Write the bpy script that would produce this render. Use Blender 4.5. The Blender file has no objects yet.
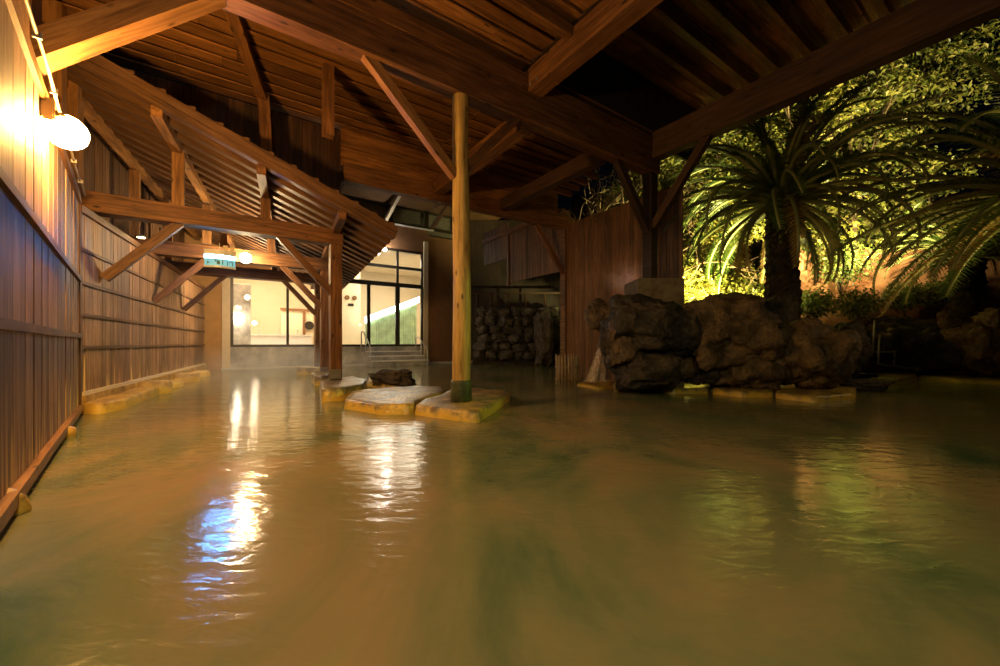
import bpy, bmesh, math, random
from mathutils import Vector, Matrix, noise
import numpy as np

random.seed(7)
np.random.seed(7)
SC = bpy.context.scene
COL = SC.collection
PI = math.pi

# ------------------------------------------------------------------ camera
cam_data = bpy.data.cameras.new('camera')
cam_data.sensor_width = 36.0
cam_data.lens = 14.0
cam_data.shift_y = 0.010
cam_data.clip_start = 0.05
cam_data.clip_end = 200
cam = bpy.data.objects.new('camera', cam_data)
cam.location = (0, 0, 1.0)
cam.rotation_euler = (PI / 2, 0, 0)
COL.objects.link(cam)
SC.camera = cam

# ------------------------------------------------------------------ colour management, world
SC.view_settings.view_transform = 'Standard'
SC.view_settings.look = 'None'
SC.view_settings.exposure = 0.0
SC.view_settings.gamma = 1.0
SC.view_settings.use_curve_mapping = False
SC.cycles.use_denoising = True
SC.cycles.max_bounces = 7
SC.cycles.diffuse_bounces = 3
SC.cycles.glossy_bounces = 3
SC.cycles.transparent_max_bounces = 12
SC.cycles.sample_clamp_indirect = 4.0
SC.cycles.caustics_reflective = False
SC.cycles.caustics_refractive = False

world = bpy.data.worlds.new('night_sky')
SC.world = world
world.use_nodes = True
world.node_tree.nodes['Background'].inputs[0].default_value = (0.06, 0.08, 0.14, 1)
world.node_tree.nodes['Background'].inputs[1].default_value = 0.010


def light(name, kind, loc, power, color, target=None, size=0.1, spot=None, blend=0.6, size_y=None):
    d = bpy.data.lights.new(name, kind)
    d.energy = power
    d.color = color
    if kind == 'AREA':
        d.size = size
        if size_y:
            d.shape = 'RECTANGLE'
            d.size_y = size_y
    else:
        d.shadow_soft_size = size
    if kind == 'SPOT':
        d.spot_size = spot
        d.spot_blend = blend
    o = bpy.data.objects.new(name, d)
    o.location = loc
    if target is not None:
        o.rotation_euler = (Vector(target) - Vector(loc)).to_track_quat('-Z', 'Y').to_euler()
    COL.objects.link(o)
    return o


WARM = (1.0, 0.56, 0.17)
AMBER = (1.0, 0.42, 0.10)
# unseen lamps behind the camera: an added fill spot over the water and a bulb on the wall
light('water_fill_light', 'SPOT', (1.6, -1.6, 4.6), 310, (0.95, 0.90, 0.36), (1.9, 2.0, 0), 0.25, 1.95, 0.8)
light('rear_wall_light', 'POINT', (-0.75, 0.05, 3.0), 430, (1.0, 0.74, 0.44), None, 0.14)
# garden floodlights on the ground among the plants
light('garden_flood_light', 'SPOT', (5.4, 10.95, 1.4), 6500, (1.0, 0.86, 0.30), (6.9, 14.6, 6.4), 0.12, 2.25, 0.5)
light('garden_flood_light', 'SPOT', (9.8, 10.4, 3.4), 7000, (1.0, 0.84, 0.36), (11.8, 13.6, 7.6), 0.12, 2.3, 0.7)
light('pool_flood_light', 'SPOT', (6.3, 4.3, 2.5), 520, (0.72, 1.0, 0.16), (-0.5, 5.6, 0.9), 0.1, 0.36, 0.6)
light('garden_wall_light', 'SPOT', (12.1, 12.3, 2.1), 40, (1.0, 0.36, 0.14), (12.4, 13.3, 3.4), 0.1, 1.2, 0.9)
light('steam_light', 'SPOT', (3.25, 9.25, 2.35), 22, (1.0, 0.50, 0.36), (2.7, 10.6, 2.7), 0.1, 2.2, 0.9)
light('palm_light', 'SPOT', (8.2, 5.2, 1.0), 420, (1.0, 0.66, 0.22), (9.6, 7.6, 4.0), 0.1, 1.7, 0.7)
light('garden_path_light', 'SPOT', (9.6, 6.4, 2.3), 60, (1.0, 0.62, 0.26), (5.0, 7.6, 1.0), 0.1, 1.5, 0.8)
# bathhouse room lights
light('room_light', 'AREA', (-5.3, 20.5, 5.2), 430, (1.0, 0.83, 0.60), (-5.3, 20.5, 0), 3.4, size_y=2.2)
light('room_light', 'AREA', (-10.2, 17.4, 5.2), 390, (1.0, 0.83, 0.60), (-10.2, 17.4, 0), 3.0, size_y=2.2)

# ------------------------------------------------------------------ frame helpers
F = 389.0
U = Vector((0.824, 0.566, 0)).normalized()      # pavilion beam direction
V = Vector((-U.y, U.x, 0))                       # pavilion cross direction
Wd = Vector((-0.477, 0.879, 0)).normalized()     # lean-to length direction
Z = Vector((0, 0, 1))


def at(px, py, Y):
    return Vector(((px - 500) / F * Y, Y, 1 + (343 - py) / F * Y))


def gp(px, py, z=0.0):
    Y = F * (1 - z) / (py - 343)
    return Vector(((px - 500) / F * Y, Y, z))


def UN(u, n, z=0.0):
    p = U * u + V * n
    return Vector((p.x, p.y, z))


# ------------------------------------------------------------------ materials
def nodes(name):
    m = bpy.data.materials.new(name)
    m.use_nodes = True
    nt = m.node_tree
    return m, nt, nt.nodes['Principled BSDF']


def N(nt, typ, **kw):
    n = nt.nodes.new(typ)
    for k, v in kw.items():
        setattr(n, k, v)
    return n


def ramp(nt, src, stops):
    r = N(nt, 'ShaderNodeValToRGB')
    e = r.color_ramp.elements
    while len(e) < len(stops):
        e.new(0.5)
    for i, (p, c) in enumerate(stops):
        e[i].position = p
        e[i].color = (*c, 1)
    nt.links.new(src, r.inputs[0])
    return r.outputs[0]


def mixc(nt, fac, a, b, mode='MIX'):
    n = N(nt, 'ShaderNodeMix', data_type='RGBA', blend_type=mode)
    for s, v in ((n.inputs[0], fac), (n.inputs[6], a), (n.inputs[7], b)):
        if isinstance(v, (int, float)):
            s.default_value = v
        elif isinstance(v, tuple):
            s.default_value = (*v, 1)
        else:
            nt.links.new(v, s)
    return n.outputs[2]


def noise_tex(nt, vec, scale, detail=5, rough=0.55, dist=0.0):
    n = N(nt, 'ShaderNodeTexNoise')
    n.inputs['Scale'].default_value = scale
    n.inputs['Detail'].default_value = detail
    n.inputs['Roughness'].default_value = rough
    n.inputs['Distortion'].default_value = dist
    nt.links.new(vec, n.inputs['Vector'])
    return n.outputs[0]


def obj_coord(nt, scale=(1, 1, 1)):
    tc = N(nt, 'ShaderNodeTexCoord')
    mp = N(nt, 'ShaderNodeMapping')
    mp.inputs['Scale'].default_value = scale
    nt.links.new(tc.outputs['Object'], mp.inputs['Vector'])
    return mp.outputs[0]


def bump(nt, b, h, strength, dist=0.01):
    n = N(nt, 'ShaderNodeBump')
    n.inputs['Strength'].default_value = strength
    n.inputs['Distance'].default_value = dist
    nt.links.new(h, n.inputs['Height'])
    nt.links.new(n.outputs[0], b.inputs['Normal'])


def wood(name, dark, mid, lite, axis='x', rough=0.65, knots=True, island=0.35, grain=9.0, stain=None):
    m, nt, b = nodes(name)
    s = {'x': (0.7, grain, grain), 'z': (grain, grain, 0.7), 'y': (grain, 0.7, grain)}[axis]
    geo = N(nt, 'ShaderNodeNewGeometry')
    tc = N(nt, 'ShaderNodeTexCoord')
    off = N(nt, 'ShaderNodeVectorMath', operation='SCALE')
    nt.links.new(geo.outputs['Random Per Island'], off.inputs['Scale'])
    off.inputs[0].default_value = (13.1, 17.3, 11.7)
    add = N(nt, 'ShaderNodeVectorMath', operation='ADD')
    nt.links.new(tc.outputs['Object'], add.inputs[0])
    nt.links.new(off.outputs[0], add.inputs[1])
    mp = N(nt, 'ShaderNodeMapping')
    mp.inputs['Scale'].default_value = s
    nt.links.new(add.outputs[0], mp.inputs['Vector'])
    g = noise_tex(nt, mp.outputs[0], 2.2, 8, 0.62, 0.6)
    col = ramp(nt, g, [(0.30, dark), (0.52, mid), (0.72, lite)])
    if knots:
        mk = N(nt, 'ShaderNodeMapping')
        mk.inputs['Scale'].default_value = {'x': (2.4, 6, 6), 'z': (6, 6, 2.4), 'y': (6, 2.4, 6)}[axis]
        nt.links.new(add.outputs[0], mk.inputs['Vector'])
        vo = N(nt, 'ShaderNodeTexVoronoi')
        vo.inputs['Scale'].default_value = 1.0
        nt.links.new(mk.outputs[0], vo.inputs['Vector'])
        k = ramp(nt, vo.outputs['Distance'], [(0.07, (1, 1, 1)), (0.16, (0, 0, 0))])
        col = mixc(nt, k, col, tuple(c * 0.35 for c in dark))
    # weathering in large patches, and each board a little different
    w = noise_tex(nt, tc.outputs['Object'], 0.9, 4, 0.6)
    wr = ramp(nt, w, [(0.32, (0.62, 0.60, 0.60)), (0.66, (1.12, 1.08, 1.05))])
    col = mixc(nt, 0.8, col, wr, 'MULTIPLY')
    lo = 1 - island
    ir = ramp(nt, geo.outputs['Random Per Island'], [(0.0, (lo, lo, lo)), (1.0, (1.08, 1.05, 1.0))])
    col = mixc(nt, 1.0, col, ir, 'MULTIPLY')
    if stain:
        # pale mineral runs creeping up from the waterline
        sp = N(nt, 'ShaderNodeSeparateXYZ')
        nt.links.new(tc.outputs['Object'], sp.inputs[0])
        mp2 = N(nt, 'ShaderNodeMapping')
        mp2.inputs['Scale'].default_value = (5.5, 1, 0.25)
        nt.links.new(tc.outputs['Object'], mp2.inputs['Vector'])
        st = noise_tex(nt, mp2.outputs[0], 1.6, 4, 0.7)
        mt = N(nt, 'ShaderNodeMath', operation='MULTIPLY_ADD')
        nt.links.new(sp.outputs['Z'], mt.inputs[0])
        mt.inputs[1].default_value = -0.32
        nt.links.new(st, mt.inputs[2])
        sr = ramp(nt, mt.outputs[0], [(0.42, (0, 0, 0)), (0.50, (1, 1, 1))])
        col = mixc(nt, sr, col, stain)
    nt.links.new(col, b.inputs['Base Color'])
    b.inputs['Roughness'].default_value = rough
    b.inputs['Specular IOR Level'].default_value = 0.3
    bump(nt, b, g, 0.5, 0.006)
    return m


def stone(name, dark, mid, lite, rough=0.7, scale=3.0, bmp=0.6, deposit=None, pits=True):
    m, nt, b = nodes(name)
    v = obj_coord(nt)
    n1 = noise_tex(nt, v, scale, 10, 0.65)
    col = ramp(nt, n1, [(0.35, dark), (0.52, mid), (0.70, lite)])
    h = n1
    if pits:
        vo = N(nt, 'ShaderNodeTexVoronoi')
        vo.inputs['Scale'].default_value = scale * 5
        nt.links.new(v, vo.inputs['Vector'])
        p = ramp(nt, vo.outputs['Distance'], [(0.1, (0.35, 0.33, 0.3)), (0.4, (1, 1, 1))])
        col = mixc(nt, 0.7, col, p, 'MULTIPLY')
        mm = N(nt, 'ShaderNodeMath', operation='MULTIPLY_ADD')
        nt.links.new(vo.outputs['Distance'], mm.inputs[0])
        mm.inputs[1].default_value = 0.5
        nt.links.new(n1, mm.inputs[2])
        h = mm.outputs[0]
    if deposit:
        geo = N(nt, 'ShaderNodeNewGeometry')
        sp = N(nt, 'ShaderNodeSeparateXYZ')
        nt.links.new(geo.outputs['Position'], sp.inputs[0])
        n2 = noise_tex(nt, v, 5.0, 6, 0.7)
        ma = N(nt, 'ShaderNodeMath', operation='MULTIPLY_ADD')
        nt.links.new(sp.outputs['Z'], ma.inputs[0])
        ma.inputs[1].default_value = -1.8
        nt.links.new(n2, ma.inputs[2])
        dr = ramp(nt, ma.outputs[0], [(0.20, (0, 0, 0)), (0.42, (1, 1, 1))])
        col = mixc(nt, dr, col, deposit)
    nt.links.new(col, b.inputs['Base Color'])
    b.inputs['Roughness'].default_value = rough
    b.inputs['Specular IOR Level'].default_value = 0.4
    bump(nt, b, h, bmp, 0.03)
    return m


def plain(name, c, rough=0.6, metal=0.0, var=0.15, scale=6.0):
    m, nt, b = nodes(name)
    n1 = noise_tex(nt, obj_coord(nt), scale, 5, 0.6)
    col = ramp(nt, n1, [(0.3, tuple(x * (1 - var) for x in c)), (0.7, tuple(min(1, x * (1 + var)) for x in c))])
    nt.links.new(col, b.inputs['Base Color'])
    b.inputs['Roughness'].default_value = rough
    b.inputs['Metallic'].default_value = metal
    return m


def glow(name, c, s):
    m, nt, b = nodes(name)
    b.inputs['Base Color'].default_value = (*c, 1)
    b.inputs['Emission Color'].default_value = (*c, 1)
    b.inputs['Emission Strength'].default_value = s
    return m


def leaf_mat(name, cs, rough=0.45, trans=0.35):
    m, nt, b = nodes(name)
    geo = N(nt, 'ShaderNodeNewGeometry')
    col = ramp(nt, geo.outputs['Random Per Island'], [(i / max(1, len(cs) - 1), c) for i, c in enumerate(cs)])
    nt.links.new(col, b.inputs['Base Color'])
    b.inputs['Roughness'].default_value = rough
    tr = N(nt, 'ShaderNodeBsdfTranslucent')
    nt.links.new(col, tr.inputs['Color'])
    mx = N(nt, 'ShaderNodeMixShader')
    mx.inputs[0].default_value = trans
    nt.links.new(b.outputs[0], mx.inputs[1])
    nt.links.new(tr.outputs[0], mx.inputs[2])
    nt.links.new(mx.outputs[0], nt.nodes['Material Output'].inputs['Surface'])
    return m


M = {}
M['wall'] = wood('weathered_wall_boards', (0.15, 0.078, 0.040), (0.32, 0.185, 0.10), (0.48, 0.31, 0.18), 'z', 0.6, False, 0.4, 12,
                 stain=(0.62, 0.42, 0.14))
M['wall_top'] = wood('upper_wall_boards', (0.20, 0.10, 0.04), (0.36, 0.20, 0.085), (0.48, 0.30, 0.14), 'z', 0.6, True, 0.3, 10)
M['batten'] = wood('batten_wood', (0.09, 0.045, 0.025), (0.17, 0.09, 0.045), (0.26, 0.15, 0.08), 'x', 0.6, False)
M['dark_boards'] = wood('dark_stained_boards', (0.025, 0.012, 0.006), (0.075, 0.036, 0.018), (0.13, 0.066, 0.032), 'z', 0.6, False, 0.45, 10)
M['brown_boards'] = wood('brown_fence_boards', (0.06, 0.03, 0.014), (0.16, 0.085, 0.038), (0.25, 0.145, 0.07), 'z', 0.65, False, 0.4, 11)
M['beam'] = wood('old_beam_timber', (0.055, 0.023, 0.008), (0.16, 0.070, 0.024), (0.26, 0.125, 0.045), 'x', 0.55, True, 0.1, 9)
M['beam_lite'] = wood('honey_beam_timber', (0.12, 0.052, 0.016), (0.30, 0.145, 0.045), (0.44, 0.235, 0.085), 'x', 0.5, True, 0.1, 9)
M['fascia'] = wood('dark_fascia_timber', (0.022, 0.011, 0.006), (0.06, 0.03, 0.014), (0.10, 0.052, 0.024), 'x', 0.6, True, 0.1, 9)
M['deck'] = wood('roof_deck_boards', (0.085, 0.036, 0.011), (0.25, 0.112, 0.034), (0.40, 0.195, 0.064), 'x', 0.5, True, 0.5, 8)
M['rafter'] = wood('rafter_timber', (0.055, 0.027, 0.012), (0.15, 0.075, 0.034), (0.24, 0.13, 0.062), 'x', 0.55, False, 0.35, 9)
M['log'] = wood('debarked_log', (0.14, 0.08, 0.02), (0.38, 0.25, 0.075), (0.52, 0.37, 0.12), 'z', 0.5, True, 0.0, 7)
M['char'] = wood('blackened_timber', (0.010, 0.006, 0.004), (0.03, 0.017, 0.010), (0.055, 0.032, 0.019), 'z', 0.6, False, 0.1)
M['sleeve'] = stone('mossy_post_sleeve', (0.012, 0.014, 0.006), (0.035, 0.042, 0.014), (0.07, 0.08, 0.03), 0.5, 6, 0.5, None, False)
M['slab'] = stone('wet_slab_stone', (0.06, 0.045, 0.026), (0.17, 0.13, 0.075), (0.30, 0.24, 0.15), 0.32, 3.5, 0.5, (0.50, 0.33, 0.055))
M['ledge'] = stone('ochre_ledge_stone', (0.24, 0.13, 0.04), (0.44, 0.27, 0.08), (0.60, 0.42, 0.15), 0.5, 4, 0.4, (0.62, 0.40, 0.07), False)
M['rock'] = stone('dark_lava_rock', (0.012, 0.009, 0.006), (0.036, 0.026, 0.017), (0.09, 0.062, 0.038), 0.72, 2.6, 1.0)
M['rock_brown'] = stone('brown_lava_rock', (0.03, 0.02, 0.010), (0.10, 0.062, 0.031), (0.20, 0.125, 0.06), 0.7, 3.0, 1.0)
M['rock_grey'] = stone('grey_field_stone', (0.03, 0.025, 0.02), (0.08, 0.065, 0.05), (0.15, 0.12, 0.09), 0.7, 3.2, 0.8)
M['pitted'] = stone('pale_pitted_rock', (0.06, 0.045, 0.03), (0.22, 0.17, 0.115), (0.38, 0.30, 0.2), 0.75, 5, 1.0)
M['concrete'] = stone('weathered_concrete', (0.07, 0.052, 0.032), (0.13, 0.10, 0.062), (0.18, 0.145, 0.095), 0.85, 4, 0.25, None, False)
M['grey_tile'] = stone('grey_bath_stone', (0.18, 0.175, 0.165), (0.38, 0.37, 0.35), (0.62, 0.60, 0.56), 0.4, 1.6, 0.15, None, False)
M['pale_step'] = plain('pale_step_stone', (0.55, 0.52, 0.47), 0.4)
M['brown_plaster'] = plain('brown_plaster', (0.24, 0.115, 0.05), 0.8, 0, 0.12, 3)
M['orange_plaster'] = plain('orange_plaster', (0.42, 0.23, 0.085), 0.8, 0, 0.12, 3)
M['beige'] = plain('beige_trim', (0.62, 0.50, 0.34), 0.6, 0, 0.06)
M['room'] = plain('cream_room_paint', (0.80, 0.68, 0.48), 0.8, 0, 0.05, 1.5)
M['frame'] = plain('dark_bronze_frame', (0.035, 0.026, 0.018), 0.4, 0.3)
M['steel'] = plain('satin_steel', (0.62, 0.60, 0.57), 0.3, 0.35, 0.06)
M['white'] = plain('white_enamel', (0.75, 0.73, 0.70), 0.35, 0, 0.04)
M['grey_metal'] = plain('grey_metal', (0.22, 0.20, 0.18), 0.45, 0.6)
M['brass'] = plain('brass', (0.55, 0.36, 0.12), 0.35, 1.0)
M['cable'] = plain('pale_cable_sheath', (0.42, 0.33, 0.22), 0.5, 0, 0.05)
M['bamboo'] = wood('pale_bamboo', (0.16, 0.11, 0.05), (0.32, 0.235, 0.12), (0.46, 0.36, 0.2), 'z', 0.4, False, 0.35, 6)
M['soil'] = stone('garden_soil', (0.012, 0.009, 0.005), (0.035, 0.026, 0.014), (0.06, 0.05, 0.026), 0.95, 4, 0.6, None, False)
M['terracotta'] = stone('terracotta_garden_wall', (0.22, 0.09, 0.04), (0.40, 0.18, 0.085), (0.52, 0.27, 0.14), 0.85, 1.6, 0.3, None, False)
M['bark'] = wood('tree_bark', (0.05, 0.032, 0.018), (0.14, 0.095, 0.055), (0.26, 0.19, 0.12), 'z', 0.85, False, 0.1, 8)
M['palm_bark'] = stone('shaggy_palm_trunk', (0.008, 0.006, 0.004), (0.026, 0.018, 0.011), (0.06, 0.042, 0.024), 0.9, 6, 1.0)
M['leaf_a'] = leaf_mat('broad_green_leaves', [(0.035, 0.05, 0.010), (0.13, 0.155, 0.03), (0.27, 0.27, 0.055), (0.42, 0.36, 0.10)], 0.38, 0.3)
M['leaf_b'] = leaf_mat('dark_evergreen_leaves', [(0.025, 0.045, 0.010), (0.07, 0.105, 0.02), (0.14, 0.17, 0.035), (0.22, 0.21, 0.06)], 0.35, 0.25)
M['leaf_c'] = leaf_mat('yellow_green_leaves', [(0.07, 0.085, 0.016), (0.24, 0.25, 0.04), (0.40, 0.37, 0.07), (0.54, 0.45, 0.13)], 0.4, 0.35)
M['frond'] = leaf_mat('cycad_leaflets', [(0.022, 0.050, 0.010), (0.05, 0.095, 0.016), (0.10, 0.15, 0.026)], 0.35, 0.35)
M['frond_dry'] = leaf_mat('dry_cycad_leaflets', [(0.16, 0.09, 0.022), (0.26, 0.16, 0.04), (0.30, 0.22, 0.05)], 0.5, 0.4)
M['rachis'] = plain('cycad_stalk', (0.16, 0.17, 0.05), 0.5)
M['lamp_glow'] = glow('lamp_globe_glow', (1.0, 0.53, 0.14), 780)
M['warm_globe'] = glow('warm_globe_glow', (1.0, 0.70, 0.34), 26)
M['globe_glow'] = glow('eave_globe_glow', (1.0, 0.70, 0.34), 450)
M['bulb_glow'] = glow('fill_bulb_glow', (1.0, 0.72, 0.38), 1000)
M['room_globe'] = glow('room_globe_glow', (1.0, 0.86, 0.60), 130)
M['sign_glow'] = glow('sign_tube_glow', (0.05, 0.38, 1.0), 220)
M['sign_face'] = glow('sign_face_glow', (0.16, 0.48, 0.60), 0.7)
M['sign_mark'] = plain('sign_mark_green', (0.02, 0.16, 0.14), 0.5)
M['white_glow'] = glow('cool_lamp_glow', (1.0, 0.92, 0.78), 320)
M['reflection_glow'] = glow('reflection_strip_glow', (0.92, 1.0, 0.88), 9)  # glow for the reflected streak behind the glass doors, no real tube
M['reflection_green'] = plain('reflection_slat_green', (0.42, 0.62, 0.36), 0.5, 0, 0.3, 2.2)

# window glass: clear with a weak reflection
mg, nt, b = nodes('window_glass')
nt.nodes.remove(b)
tr = N(nt, 'ShaderNodeBsdfTransparent')
gl = N(nt, 'ShaderNodeBsdfGlossy')
gl.inputs['Roughness'].default_value = 0.03
fr = N(nt, 'ShaderNodeFresnel')
fr.inputs['IOR'].default_value = 1.45
mx = N(nt, 'ShaderNodeMixShader')
nt.links.new(fr.outputs[0], mx.inputs[0])
nt.links.new(tr.outputs[0], mx.inputs[1])
nt.links.new(gl.outputs[0], mx.inputs[2])
nt.links.new(mx.outputs[0], nt.nodes['Material Output'].inputs['Surface'])
M['glass'] = mg

# falling water: thin bright veil
mf, nt, b = nodes('falling_water')
b.inputs['Base Color'].default_value = (0.62, 0.50, 0.36, 1)
b.inputs['Roughness'].default_value = 0.3
v = obj_coord(nt, (14, 14, 0.8))
nn = noise_tex(nt, v, 3.0, 4, 0.6)
al = ramp(nt, nn, [(0.38, (0.05, 0.05, 0.05)), (0.68, (0.62, 0.62, 0.62))])
nt.links.new(al, b.inputs['Alpha'])
M['fall'] = mf

# murky mineral water
mw, nt, b = nodes('murky_spring_water')
tc = N(nt, 'ShaderNodeTexCoord')
mp = N(nt, 'ShaderNodeMapping')
mp.inputs['Scale'].default_value = (0.8, 0.55, 1)
mp.inputs['Rotation'].default_value = (0, 0, 0.6)
nt.links.new(tc.outputs['Object'], mp.inputs['Vector'])
a1 = noise_tex(nt, mp.outputs[0], 1.1, 6, 0.6, 0.7)
c1 = ramp(nt, a1, [(0.32, (0.070, 0.105, 0.055)), (0.47, (0.175, 0.165, 0.085)), (0.60, (0.25, 0.185, 0.098)), (0.74, (0.185, 0.205, 0.088))])
a2 = noise_tex(nt, tc.outputs['Object'], 0.45, 3, 0.5)
c2 = ramp(nt, a2, [(0.38, (1.05, 0.95, 0.9)), (0.62, (0.62, 0.82, 0.72))])
col = mixc(nt, 0.8, c1, c2, 'MULTIPLY')
nt.links.new(col, b.inputs['Base Color'])
b.inputs['Roughness'].default_value = 0.13
b.inputs['IOR'].default_value = 1.33
b.inputs['Specular IOR Level'].default_value = 0.8
mr = N(nt, 'ShaderNodeMapping')
mr.inputs['Scale'].default_value = (1.0, 2.1, 1)
mr.inputs['Rotation'].default_value = (0, 0, 0.25)
nt.links.new(tc.outputs['Object'], mr.inputs['Vector'])
r1 = noise_tex(nt, mr.outputs[0], 6.0, 3, 0.5, 0.5)
r2 = noise_tex(nt, mr.outputs[0], 1.4, 2, 0.5)
ma = N(nt, 'ShaderNodeMath', operation='MULTIPLY_ADD')
nt.links.new(r2, ma.inputs[0])
ma.inputs[1].default_value = 1.6
nt.links.new(r1, ma.inputs[2])
bump(nt, b, ma.outputs[0], 0.22, 0.022)
M['water'] = mw


# ------------------------------------------------------------------ object helpers
def link(name, me, mat, parent=None, mw=None):
    o = bpy.data.objects.new(name, me)
    COL.objects.link(o)
    if mat:
        me.materials.clear()
        me.materials.append(mat)
    W = mw if mw is not None else Matrix.Identity(4)
    if parent is not None:
        o.parent = parent
        o.matrix_local = (Matrix.Translation(parent.location) @ parent.rotation_euler.to_matrix().to_4x4()).inverted() @ W if parent.parent is None else W
    else:
        o.matrix_world = W
    return o


def to_mesh(bm, name, smooth=False):
    me = bpy.data.meshes.new(name)
    bmesh.ops.recalc_face_normals(bm, faces=bm.faces)
    bm.to_mesh(me)
    bm.free()
    if smooth:
        me.polygons.foreach_set('use_smooth', [True] * len(me.polygons))
    return me


def tag(o, label, cat, group=None, kind=None):
    o['label'] = label
    o['category'] = cat
    if group:
        o['group'] = group
    if kind:
        o['kind'] = kind
    return o


def struct(o, label=None, cat=None):
    o['kind'] = 'structure'
    if label:
        o['label'] = label
    if cat:
        o['category'] = cat
    return o


def empty(name, loc, label, cat, group=None, kind=None):
    o = bpy.data.objects.new(name, None)
    o.empty_display_size = 0.1
    o.location = loc
    COL.objects.link(o)
    return tag(o, label, cat, group, kind)


def frame_matrix(p0, x, up=Z):
    x = x.normalized()
    y = up.cross(x)
    if y.length < 1e-5:
        y = Vector((0, 1, 0)).cross(x)
    y.normalize()
    z = x.cross(y)
    m = Matrix((x, y, z)).transposed().to_4x4()
    m.translation = p0
    return m


def bm_box(bm, lo, hi, mat=None):
    vs = [bm.verts.new((x, y, z)) for x in (lo[0], hi[0]) for y in (lo[1], hi[1]) for z in (lo[2], hi[2])]
    f = [(0, 1, 3, 2), (4, 6, 7, 5), (0, 4, 5, 1), (2, 3, 7, 6), (0, 2, 6, 4), (1, 5, 7, 3)]
    fs = [bm.faces.new([vs[i] for i in q]) for q in f]
    if mat:
        for v in vs:
            v.co = mat @ v.co
    return vs, fs


def bm_cyl(bm, p0, p1, r0, r1=None, seg=12, cap=True):
    r1 = r0 if r1 is None else r1
    p0, p1 = Vector(p0), Vector(p1)
    m = frame_matrix(p0, p1 - p0)
    L = (p1 - p0).length
    a = []
    c = []
    for i in range(seg):
        t = 2 * PI * i / seg
        a.append(bm.verts.new(m @ Vector((0, r0 * math.cos(t), r0 * math.sin(t)))))
        c.append(bm.verts.new(m @ Vector((L, r1 * math.cos(t), r1 * math.sin(t)))))
    for i in range(seg):
        j = (i + 1) % seg
        bm.faces.new((a[i], a[j], c[j], c[i]))
    if cap:
        bm.faces.new(a[::-1])
        bm.faces.new(c)


def bm_tube(bm, pts, r, seg=8):
    pts = [Vector(p) for p in pts]
    rs = r if isinstance(r, (list, tuple)) else [r] * len(pts)
    rings = []
    for i, p in enumerate(pts):
        d = (pts[min(i + 1, len(pts) - 1)] - pts[max(i - 1, 0)]).normalized()
        ref = Z if abs(d.z) < 0.9 else Vector((1, 0, 0))
        y = ref.cross(d).normalized()
        z = d.cross(y)
        rings.append([bm.verts.new(p + (y * math.cos(2 * PI * k / seg) + z * math.sin(2 * PI * k / seg)) * rs[i]) for k in range(seg)])
    for a, c in zip(rings, rings[1:]):
        for k in range(seg):
            j = (k + 1) % seg
            bm.faces.new((a[k], a[j], c[j], c[k]))
    bm.faces.new(rings[0][::-1])
    bm.faces.new(rings[-1])


def bm_lathe(bm, prof, seg=24, mat=None):
    rings = []
    for r, z in prof:
        rings.append([bm.verts.new((r * math.cos(2 * PI * k / seg), r * math.sin(2 * PI * k / seg), z)) for k in range(seg)])
    for a, c in zip(rings, rings[1:]):
        for k in range(seg):
            j = (k + 1) % seg
            bm.faces.new((a[k], a[j], c[j], c[k]))
    bm.faces.new(rings[0][::-1])
    bm.faces.new(rings[-1])
    if mat:
        for ring in rings:
            for v in ring:
                v.co = mat @ v.co


def beam(name, p0, p1, w, h, mat, parent=None, bevel=0.012, anchor=0.0, check=True):
    """A squared timber from p0 to p1; anchor 0 centres it on the line, 1 puts its underside on the line."""
    p0, p1 = Vector(p0), Vector(p1)
    L = (p1 - p0).length
    bm = bmesh.new()
    n = max(1, int(L / 0.6))
    dz = anchor * h / 2
    rings = []
    wob = random.uniform(0, 50)
    for i in range(n + 1):
        x = L * i / n
        jy = 0.006 * noise.noise(Vector((x * 0.8, wob, 0)))
        jz = 0.006 * noise.noise(Vector((x * 0.8, wob, 9)))
        rings.append([bm.verts.new((x, sy * w / 2 + jy, dz + sz * h / 2 + jz)) for sy, sz in ((-1, -1), (1, -1), (1, 1), (-1, 1))])
    for a, c in zip(rings, rings[1:]):
        for k in range(4):
            j = (k + 1) % 4
            bm.faces.new((a[k], a[j], c[j], c[k]))
    bm.faces.new(rings[0][::-1])
    bm.faces.new(rings[-1])
    bm.edges.ensure_lookup_table()
    long_e = [e for e in bm.edges if len(e.link_faces) == 2 and e.calc_face_angle(0) > 0.9]
    bmesh.ops.bevel(bm, geom=long_e, offset=bevel, segments=1, affect='EDGES')
    up = Z if abs((p1 - p0).normalized().z) < 0.95 else V
    return link(name, to_mesh(bm, name), mat, parent, frame_matrix(p0, p1 - p0, up))


def board_wall(name, p0, p1, z0, z1, mat, bw=0.16, th=0.03, parent=None, seed=0, gap=0.004):
    """Vertical boards from p0 to p1 (floor points); local x runs along the wall."""
    rnd = random.Random(seed)
    p0 = Vector((p0[0], p0[1], 0))
    p1 = Vector((p1[0], p1[1], 0))
    L = (p1 - p0).length
    bm = bmesh.new()
    x = 0
    while x < L - 0.02:
        w = min(bw * rnd.uniform(0.8, 1.2), L - x)
        d = rnd.uniform(-0.004, 0.004)
        bm_box(bm, (x + gap, -th / 2 + d, z0), (x + w, th / 2 + d, z1))
        x += w
    bm_box(bm, (0, -0.004, z0), (L, 0.004, z1))
    return link(name, to_mesh(bm, name), mat, parent, frame_matrix(p0, p1 - p0))


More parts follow.
